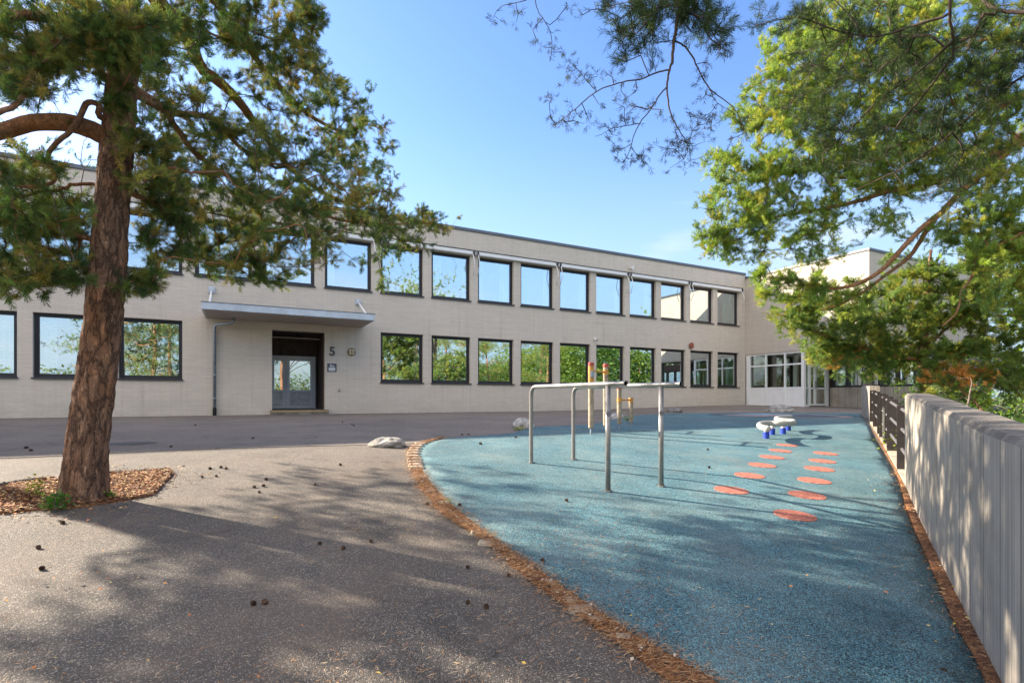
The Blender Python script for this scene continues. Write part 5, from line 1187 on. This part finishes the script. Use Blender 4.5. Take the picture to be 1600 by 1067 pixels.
# --- overhead pine close to the camera
b = Vector((4.6, -1.5, hgt(4.6, -1.5))); root = empty('pine_tree', b, 0, label='near pine whose dark thin branches hang into the top of the view', cat='tree')
t = Tree(); tw = [b+Vector((0, 0, -.2)), b+Vector((.05, .1, 1.5)), b+Vector((0, .2, 3.2)), b+Vector((-.1, .2, 4.8)), b+Vector((-.1, .3, 6.6)), b+Vector((-.1, .3, 8))]
link('trunk', trunk_mesh(tw, [.24, .2, .18, .15, .1, .04], 15, 32, .018, .1), M['bark'], root, True); t.line(tw[2:], .13, .04, None, .25, 0); first = len(t.p)
s0 = b+Vector((-.05, .2, 4.6))
def L5(start, pts, r0, r1, wob=.006): return t.line([D(*p) if isinstance(p, tuple) else p for p in pts], r0, r1, t.nearest(start), .09, wob)
m0 = L5(s0, [Vector((3.4, 1.2, 5.5)), (1250, -330, 3.6), (1120, -150, 3.8), (1070, -40, 4), (1062, 10, 4), (1053, 60, 4), (1050, 100, 4)], .05, .011, .01)
L5(D(1050, 100, 4), [(1044, 115, 4), (1042, 140, 4), (1044, 160, 4), (1052, 190, 4), (1062, 205, 4), (1072, 222, 4)], .009, .003)
L5(D(1044, 108, 4), [(1030, 112, 4), (1005, 124, 4), (975, 128, 4), (950, 135, 4), (930, 144, 4), (905, 166, 4), (888, 180, 4), (865, 198, 4)], .008, .003)
L5(D(930, 144, 4), [(915, 125, 4), (900, 105, 4), (886, 95, 4)], .004, .002)
L5(D(1042, 138, 4), [(1032, 145, 4), (1020, 168, 4), (1000, 190, 4), (990, 212, 4), (986, 232, 4), (973, 256, 4)], .006, .0025)
L5(D(1000, 190, 4), [(975, 198, 4), (958, 200, 4), (940, 210, 4), (930, 214, 4)], .004, .002)
L5(D(1053, 60, 4), [(1065, 68, 4.1), (1080, 84, 4.1), (1092, 110, 4.1), (1106, 138, 4.1), (1130, 155, 4.1), (1150, 170, 4.1), (1160, 195, 4.1), (1168, 215, 4.1)], .008, .003)
L5(D(1106, 138, 4.1), [(1118, 160, 4.1), (1140, 172, 4.1), (1150, 180, 4.1)], .004, .002)
L5(D(1062, 5, 4), [(1000, -25, 4.2), (900, -40, 4.3), (835, -8, 4.3), (838, 15, 4.3), (850, 32, 4.3), (862, 52, 4.3), (862, 88, 4.3)], .008, .003)
L5(D(835, -8, 4.3), [(810, 5, 4.3), (780, 10, 4.3), (770, 30, 4.3)], .005, .002)
L5(s0, [Vector((4.2, 1.5, 5)), (1500, -260, 4.0), (1490, -60, 4.3), (1482, 20, 4.4), (1490, 60, 4.5), (1492, 90, 4.6), (1400, 200, 4.9)], .045, .008, .012)
L5(s0, [Vector((4.4, 1.5, 4.8)), (1700, -60, 4.2), (1640, 20, 4.4), (1560, 20, 4.6), (1530, -5, 4.7)], .04, .014)
L5(s0, [Vector((4.6, 1.8, 4.4)), (1750, 40, 4.4), (1620, 105, 4.8), (1540, 160, 5.1), (1480, 215, 5.3), (1420, 260, 5.5), (1330, 300, 5.7)], .035, .006, .012)
L5(D(1490, 60, 4.5), [(1440, 110, 4.8), (1380, 150, 5), (1320, 210, 5.2), (1285, 240, 5.3)], .012, .004, .01)
L5(D(1482, 20, 4.4), [(1430, 40, 4.6), (1370, 60, 4.8), (1310, 50, 5), (1250, 25, 5.1), (1200, 35, 5.1)], .012, .004, .01)
L5(D(1480, 215, 5.3), [(1470, 170, 5.3), (1460, 230, 5.3), (1400, 190, 5.2), (1360, 210, 5.2), (1300, 232, 5.3)], .007, .003)
n_dense = len(t.p)
T5 = blobs([(985, 30, 40, 35, 3.8, 4.3, 20), (1060, 15, 60, 30, 3.8, 4.4, 40), (1110, 40, 40, 40, 3.8, 4.4, 22), (1000, 70, 28, 28, 3.9, 4.2, 10), (975, 95, 10, 14, 4, 4.1, 3)], False)
T5 += blobs([(1340, 110, 110, 60, 4.6, 5.6, 55), (1460, 120, 100, 80, 4.4, 5.6, 60), (1390, 210, 120, 50, 4.8, 5.8, 50), (1270, 160, 60, 60, 4.8, 5.6, 26), (1550, 80, 70, 60, 4.4, 5.2, 36), (1560, 200, 60, 60, 4.6, 5.6, 24), (1500, 280, 90, 40, 5, 5.8, 24), (1220, 30, 50, 26, 4.8, 5.3, 12), (1300, 240, 60, 40, 5, 5.6, 14), (1330, 20, 80, 30, 4.6, 5.4, 24)], False, 1.1)
T5 += ellip([((4.4, .2, 6.4), (2, 1.6, 1.4), 60), ((5.4, -3, 6.6), (2, 2, 1.6), 70)], False)
t.grow(T5, .1, .3, 3, 0, .06, maxlen=1.6, wob=.012)
dense = list(t.tips)
t5b = blobs([(905, 160, 55, 40, 3.9, 4.1, 16), (880, 190, 25, 12, 4, 4, 5), (890, 110, 22, 22, 4, 4, 7), (930, 125, 30, 15, 4, 4, 6), (985, 165, 55, 35, 3.9, 4.1, 18), (960, 215, 30, 22, 4, 4.1, 9), (980, 250, 28, 14, 4, 4, 8), (1040, 240, 45, 26, 3.9, 4.2, 22), (1075, 215, 40, 40, 3.9, 4.2, 22), (1130, 200, 45, 30, 4, 4.2, 14), (1155, 215, 15, 12, 4.1, 4.1, 4), (1090, 130, 22, 30, 4, 4.1, 7), (1100, 80, 30, 20, 4, 4.2, 6), (850, 50, 18, 25, 4.3, 4.3, 6), (860, 80, 20, 12, 4.3, 4.3, 5), (800, 25, 14, 14, 4.3, 4.3, 4), (773, 35, 10, 10, 4.3, 4.3, 3), (910, 12, 30, 14, 4.2, 4.3, 6), (1130, 80, 14, 10, 4.2, 4.2, 2)], False)
t.grow(t5b, .06, .25, 3, first, .02, maxlen=.7, wob=.008); sparse = list(t.tips)
t.tips = dense
finish_tree(t, root, dict(nshoot=6, nn=34, L=(.045, .068), w=.003, sl=(.05, .11), cols=[(.018, .038, .014), (.028, .055, .016), (.045, .075, .022), (.02, .04, .015)], dead=0, spread=.08), limbmat=M['backlit_twig'], twigmat=M['backlit_twig'], first=first, rt=.0036, ex=.42)  # backlit shade put into the needle and twig colours
t.tips = sparse
c2, tw_, tf_ = needles('crown', t, root, M['needles'], nshoot=3, nn=14, L=(.03, .05), w=.0026, sl=(.02, .05), cols=[(.035, .045, .025), (.05, .045, .025), (.05, .07, .03)], dead=0, spread=.03, up=0); c2.location = -root.location
# --- pines around the yard, seen in the window panes
def mirror_spot(px, Dn):
    r_ = (px-800)/F; Y = (20.782+Dn)/(.8859-.4639*r_); v = Vector((r_*Y, Y)); return (v.x-2*Dn*N2[0], v.y-2*Dn*N2[1])
A_ = [(-6.2, -3.4, 8.6, 21, 'pine standing behind the camera on the left side'), (16.5, 1.2, 10.2, 22, 'pine beyond the wall, right of the view, tallest of its row'), (18.5, 6.5, 9.2, 23, 'pine beyond the wall, right of the view, in the middle of its row'), (23, 4.5, 9.4, 24, 'pine beyond the wall, right of the view, at the back of its row'), (24, 11, 8.6, 25, 'pine beyond the wall, right of the view, farthest toward the wing')]
for px_, D_, H_ in ((600, 27, 10.4), (655, 33, 11.3), (700, 26, 9.6), (812, 30, 10.6), (850, 24, 9.2), (885, 31, 9.8), (930, 26, 8.8), (955, 36, 10.4), (1000, 30, 9.2), (1030, 40, 10.2), (235, 30, 10.5), (270, 36, 11), (560, 40, 12), (630, 46, 13), (740, 48, 11), (900, 50, 13), (980, 52, 13), (1060, 34, 9), (1100, 40, 9.5)):
    A_.append((*mirror_spot(px_, D_), H_, px_, 'pine in the stand beyond the yard, outside the picture but mirrored in the windows'))
first_pine = None
for x, y, H, sd, lab in A_:
    z = hgt(x, y)-(.3 if x > 10 else 0)
    if first_pine is None: first_pine = yard_pine((x, y, z), 9.0, lab, 430, sd, .22, wide=1.25, group='pines around the yard'); bl = Vector((x, y, z))
    else:
        c = first_pine.copy(); col.objects.link(c); c['label'] = lab; c.location = (x, y, z); c.rotation_euler = (0, 0, sd*1.7); s = H/9.0; c.scale = (s, s, s)
        for ch in first_pine.children: d = ch.copy(); col.objects.link(d); d.parent = c
# ------------------------------------------------------------------ shrubs and small plants
def shrub(name, c, size, n, cols, leaf=.05, label='', cat='shrub', stems=10, z0=None, clump=.16, nleaf=26):
    g = z0 if z0 is not None else hgt(c[0], c[1]); root = empty(name, (c[0], c[1], g), 0, label=label, cat=cat)
    V = []; C = []; tb = MB()
    for i in range(n):
        v = Vector((random.gauss(0, 1), random.gauss(0, 1), random.gauss(0, 1))).normalized()*random.random()**.4
        p = Vector((v.x*size[0], v.y*size[1], size[2]*.55+v.z*size[2]*.5)); tint = np.array(cols[random.randrange(len(cols))])*random.uniform(.75, 1.25)
        if i % 4 == 0: tb.tube([Vector((p.x*.1, p.y*.1, 0)), Vector((p.x*.4, p.y*.4, p.z*.55)), p], [.012, .007, .002], 4, False)
        for _ in range(nleaf):
            q = p+Vector((random.gauss(0, clump), random.gauss(0, clump), random.gauss(0, clump*.8))); a = Vector((random.gauss(0, 1), random.gauss(0, 1), random.gauss(-.1, .5))).normalized(); nn_ = Vector((random.gauss(0, .5), random.gauss(0, .5), 1)).normalized(); s = a.cross(nn_).normalized(); l = leaf*random.uniform(.6, 1.3)
            V += [q, q+a*l*.5-s*l*.32, q+a*l, q+a*l*.5+s*l*.32]; C += [tint*random.uniform(.8, 1.25)]*4
    link('foliage', np_mesh('foliage', np.array([tuple(x) for x in V]), np.arange(len(V)).reshape(-1, 4), np.array(C)), M['leaves'], root)
    tb.build('stems', M['greybark'], root, sm=True); return root
LG = [(.06, .14, .03), (.08, .17, .03), (.11, .2, .03), (.05, .11, .03)]; YG = [(.22, .3, .03), (.3, .34, .04), (.16, .26, .03)]
shrub('shrub', (10.9, 13.2), (1.1, 1.5, 2.0), 90, LG+YG[:1], .07, 'leafy green bush behind the far railing panel, under the pine crown')
shrub('shrub', (8.7, 10.0), (1.2, 1.3, 1.9), 110, LG, .07, 'dark green leafy bush behind the concrete wall, beside the slim pine trunk')
shrub('shrub', (8.4, 7.6), (1.2, 1.3, 1.55), 80, LG[:3]+YG[:1], .07, 'green bush behind the top of the concrete wall near the right edge')
shrub('shrub', (7.3, 8.9), (.7, .9, 1.0), 46, YG+LG[2:3], .06, 'low yellow green bush seen through the railing', clump=.12)
shrub('shrub', (6.9, 6.3), (.7, .7, 1.6), 50, YG, .075, 'bright yellow green bush at the right edge above the wall', clump=.14)
shrub('shrub', (13.4, 11.6), (2.2, 2.2, 2.6), 120, LG, .08, 'broad green bush farther back beyond the wall')
pl_ = U(60, 778); shrub('weed', (pl_.x, pl_.y), (.06, .06, .2), 12, YG, .03, 'small yellow green weed in the litter left of the pine trunk', 'plant', z0=pl_.z, clump=.02, nleaf=9)
pl_ = U(128, 784); shrub('weed', (pl_.x+.02, pl_.y-.3), (.12, .07, .12), 26, [(.05, .17, .03), (.08, .22, .03)], .032, 'fresh green weed growing at the front of the pine trunk', 'plant', z0=pl_.z, clump=.025, nleaf=10)
pl_ = U(172, 780); shrub('weed', (pl_.x, pl_.y), (.05, .04, .08), 7, [(.14, .26, .04)], .028, 'tiny green weed just right of the pine trunk', 'plant', z0=pl_.z, clump=.02, nleaf=8)
pl_ = U(697, 787); shrub('weed', (pl_.x, pl_.y), (.05, .03, .04), 5, [(.14, .26, .04)], .02, 'tiny green weed beside the cobbles on the blue edge', 'plant', z0=pl_.z, clump=.015, nleaf=7)
pl_ = U(812, 673); shrub('weed', (pl_.x, pl_.y), (.2, .12, .07), 12, YG+LG[:1], .03, 'low weed patch at the foot of the white boulder', 'plant', z0=pl_.z, clump=.03, nleaf=14)
pl_ = U(908, 639); shrub('weed', (pl_.x, pl_.y), (.25, .08, .07), 12, LG, .03, 'weed tuft growing from the foot of the brick wall', 'plant', z0=pl_.z, clump=.03, nleaf=12)
pl_ = U(978, 658); shrub('weed', (pl_.x, pl_.y), (.22, .15, .2), 12, YG, .04, 'yellow green weed beside the pale boulder behind the log posts', 'plant', z0=pl_.z, clump=.04, nleaf=12)
# grass blades on the slope
n = 9000; V = np.empty((n*3, 3)); C = np.empty((n*3, 3))
for i in range(n):
    w_ = random.uniform(.35, 7); Y = random.uniform(3, 18); x = 5.03+.632*(Y-6.72)+w_*1.15+.1; y = Y; z = hgt(x, y)+.01; h = random.uniform(.06, .26); a = random.uniform(0, 6.3)
    V[i*3:i*3+3] = [(x-.006, y, z), (x+.006, y+.003, z), (x+math.cos(a)*h*.5, y+math.sin(a)*h*.5, z+h)]; C[i*3:i*3+3] = np.array([(.1, .18, .03), (.2, .28, .04), (.3, .28, .06)][random.randrange(3)])
o = link('grass', np_mesh('grass', V, np.arange(n*3).reshape(-1, 3), C), M['grasst']); tag(o, 'long grass on the slope beyond the concrete wall', 'grass', kind='stuff')
def wood_mass(name, path, zt, n, leaf, cols, label, thick=5):
    V = np.empty((n*4, 3)); C = np.empty((n*4, 3)); path = [Vector(p) for p in path]
    for i in range(n):
        j = random.random()*(len(path)-1); q = int(j); p = path[q].lerp(path[q+1], j-q); sw = noise.noise(Vector((p.x*.11, p.y*.11, 4)))
        p = p+Vector((random.gauss(0, thick*.4), random.gauss(0, thick*.4))); g = hgt(p.x, p.y, False)-1.2; hh = zt*(1+.35*noise.noise(Vector((p.x*.22, p.y*.22, 1)))+.3*sw); z = g+hh*random.random()**.8
        a = Vector((random.gauss(0, 1), random.gauss(0, 1), random.gauss(0, .6))).normalized(); b_ = a.cross(Vector((random.gauss(0, .6), random.gauss(0, .6), 1))).normalized(); l = leaf*random.uniform(.5, 1.2); c = Vector((p.x, p.y, z))
        V[i*4:i*4+4] = [c-a*l, c-b_*l*.5, c+a*l, c+b_*l*.5]; C[i*4:i*4+4] = np.array(cols[int((sw*.5+.5)*len(cols)*.99+random.random()*.8) % len(cols)])*random.uniform(.7, 1.3)
    o = link(name, np_mesh(name, V, np.arange(n*4).reshape(-1, 4), C), M['leaves']); tag(o, label, 'wood', kind='stuff')
wood_mass('wood', [(70, -20), (48, -46), (20, -44), (-8, -46), (-40, -40), (-60, -20)], 6.0, 46000, .26, GRN+GRN2[:3], 'mixed wood far behind the yard, seen only as a mass')
wood_mass('wood', [(24, 23), (26, 14), (30, 4), (36, -8)], 8.0, 42000, .2, LG+GRN2, 'leafy wood beyond the slope at the right edge', 4)
far = MB(); far.quad((38, -60, .02), (300, -60, .02), (300, 200, .02), (38, 200, .02)); o = far.build('meadow', M['soil']); tag(o, kind='structure')
shrub('shrub', (12.2, 8.6), (2.0, 1.8, 2.3), 110, LG+YG[:1], .08, 'tall green bush beside the trunk of the large pine beyond the wall')
shrub('shrub', (11.4, 12.0), (1.7, 1.5, 2.7), 120, LG+GRN2[:2]+YG[:1], .085, 'tall leafy bush filling the gap under the lower pine behind the wall')
shrub('shrub', (9.6, 8.4), (1.2, 1.0, 2.1), 100, YG+LG[1:3], .08, 'sunlit yellow green bush rising behind the wall near the thin pale stem')
shrub('shrub', (15.2, 17.4), (2.4, 2.2, 3.6), 110, LG, .1, 'dark bush beside the end of the wing, behind the pines')
shrub('shrub', (16.0, 14.5), (2.6, 2.2, 3.0), 110, LG, .1, 'large dark bush farthest back on the slope beyond the wall')
# small bare birch stem beyond the wall
b = Vector((8.2, 9.3, hgt(8.2, 9.3))); root = empty('young_tree', b, 0, label='thin pale stem with bare twigs showing over the wall at right', cat='tree')
t = Tree(); t.line([b, b+Vector((.05, 0, 1)), b+Vector((-.1, .05, 1.6)), b+Vector((-.05, 0, 2.2))], .055, .012, None, .15, .01)
t.grow(ellip([((b.x, b.y, b.z+1.9), (.9, .9, .6), 45)], False), .1, .3, b.z+1.2, 0, .02); t.radii(.003, .45); V1, F1 = t.wood()
o = link('trunk', join_np([V1], [F1]), M['greybark'], root, True); o.location = -b
# ------------------------------------------------------------------ sky, sun, camera
W = bpy.data.worlds.new('World'); scn.world = W; W.use_nodes = True; nt = W.node_tree; nt.nodes.clear()
out = nt.nodes.new('ShaderNodeOutputWorld'); bg = nt.nodes.new('ShaderNodeBackground'); sky = nt.nodes.new('ShaderNodeTexSky'); sky.sky_type = 'NISHITA'; sky.sun_disc = False
az = math.atan2(-SUN_DIR.x, -SUN_DIR.y)           # clockwise from +Y
sky.sun_elevation = R(27); sky.sun_rotation = az; sky.air_density = 1.0; sky.dust_density = .5; sky.ozone_density = 3.0; sky.altitude = 150
tc = nt.nodes.new('ShaderNodeTexCoord'); mp = nt.nodes.new('ShaderNodeMapping'); mp.inputs['Scale'].default_value = (1, 1, 4.2); nt.links.new(tc.outputs['Generated'], mp.inputs[0])
nz = nt.nodes.new('ShaderNodeTexNoise'); nz.inputs['Scale'].default_value = 2.6; nz.inputs['Detail'].default_value = 9; nz.inputs['Roughness'].default_value = .58; nt.links.new(mp.outputs[0], nz.inputs['Vector'])
rp = nt.nodes.new('ShaderNodeValToRGB'); rp.color_ramp.elements[0].position = .54; rp.color_ramp.elements[1].position = .72; nt.links.new(nz.outputs['Fac'], rp.inputs[0])
sp = nt.nodes.new('ShaderNodeSeparateXYZ'); nt.links.new(tc.outputs['Generated'], sp.inputs[0])
rz = nt.nodes.new('ShaderNodeValToRGB'); rz.color_ramp.elements[0].position = .0; rz.color_ramp.elements[0].color = (1, 1, 1, 1); rz.color_ramp.elements[1].position = .42; rz.color_ramp.elements[1].color = (0, 0, 0, 1); nt.links.new(sp.outputs[2], rz.inputs[0])
mu = nt.nodes.new('ShaderNodeMath'); mu.operation = 'MULTIPLY'; nt.links.new(rp.outputs[0], mu.inputs[0]); nt.links.new(rz.outputs[0], mu.inputs[1])
hs = nt.nodes.new('ShaderNodeHueSaturation'); hs.inputs['Saturation'].default_value = 1.1; hs.inputs['Hue'].default_value = .508; hs.inputs['Value'].default_value = 1.12; nt.links.new(sky.outputs[0], hs.inputs['Color'])
mx = nt.nodes.new('ShaderNodeMix'); mx.data_type = 'RGBA'; nt.links.new(mu.outputs[0], mx.inputs[0]); hz = nt.nodes.new('ShaderNodeMix'); hz.data_type = 'RGBA'; rh = nt.nodes.new('ShaderNodeValToRGB'); rh.color_ramp.interpolation = 'EASE'; rh.color_ramp.elements[0].position = .0; rh.color_ramp.elements[0].color = (.8, .8, .8, 1); rh.color_ramp.elements[1].position = .5; rh.color_ramp.elements[1].color = (0, 0, 0, 1); rh.color_ramp.elements[0].color = (.95, .95, .95, 1); nt.links.new(sp.outputs[2], rh.inputs[0]); nt.links.new(rh.outputs[0], hz.inputs[0]); nt.links.new(hs.outputs[0], hz.inputs[6]); hz.inputs[7].default_value = (2.0, 2.55, 3.1, 1); nt.links.new(hz.outputs[2], mx.inputs[6]); mx.inputs[7].default_value = (3.6, 3.7, 3.9, 1)
def vm(op, a, b):
    n_ = nt.nodes.new('ShaderNodeMath'); n_.operation = op
    for i_, q_ in enumerate((a, b)):
        if isinstance(q_, (int, float)): n_.inputs[i_].default_value = q_
        else: nt.links.new(q_, n_.inputs[i_])
    n_.use_clamp = True; return n_.outputs[0]
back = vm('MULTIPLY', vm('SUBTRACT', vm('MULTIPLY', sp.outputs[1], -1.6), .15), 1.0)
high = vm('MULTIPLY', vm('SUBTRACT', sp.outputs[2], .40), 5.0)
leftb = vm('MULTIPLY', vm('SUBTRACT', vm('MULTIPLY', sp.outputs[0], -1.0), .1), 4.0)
bank = vm('MAXIMUM', vm('MULTIPLY', back, vm('MAXIMUM', high, leftb)), vm('MULTIPLY', vm('MULTIPLY', vm('SUBTRACT', sp.outputs[2], .74), 7.0), .55))  # unseen clouds added behind and overhead to fill-light facade and ground
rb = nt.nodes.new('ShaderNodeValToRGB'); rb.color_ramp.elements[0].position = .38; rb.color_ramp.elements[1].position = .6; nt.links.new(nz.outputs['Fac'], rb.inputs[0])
fill_bankm = vm('MULTIPLY', bank, rb.outputs[0])
mx2 = nt.nodes.new('ShaderNodeMix'); mx2.data_type = 'RGBA'; nt.links.new(fill_bankm, mx2.inputs[0]); nt.links.new(mx.outputs[2], mx2.inputs[6]); mx2.inputs[7].default_value = (13, 11.4, 9.4, 1)  # bright warm colour of the added fill clouds
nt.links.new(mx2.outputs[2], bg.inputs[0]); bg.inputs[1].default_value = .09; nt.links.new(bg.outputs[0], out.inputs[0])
sl = bpy.data.lights.new('sun', 'SUN'); sl.energy = 5.0; sl.angle = R(.6); sl.color = (1, .87, .7); so = bpy.data.objects.new('sun', sl); col.objects.link(so); so.rotation_euler = SUN_DIR.to_track_quat('-Z', 'Y').to_euler(); so.location = (-20, 10, 30)
cd = bpy.data.cameras.new('camera'); cam = bpy.data.objects.new('camera', cd); col.objects.link(cam); cam.location = (0, 0, EYE); cam.rotation_euler = (R(90), 0, 0)
cd.sensor_width = 36; cd.lens = 36*F/1600; cd.shift_y = (HY-533.5)/1600; cd.clip_end = 3000; cd.clip_start = .05; scn.camera = cam
scn.view_settings.view_transform = 'Standard'; scn.view_settings.look = 'None'; scn.view_settings.exposure = 1.9; scn.view_settings.gamma = 1
try:
    scn.cycles.max_bounces = 5; scn.cycles.transparent_max_bounces = 8; scn.cycles.diffuse_bounces = 2; scn.cycles.glossy_bounces = 3; scn.cycles.transmission_bounces = 2
except Exception: pass
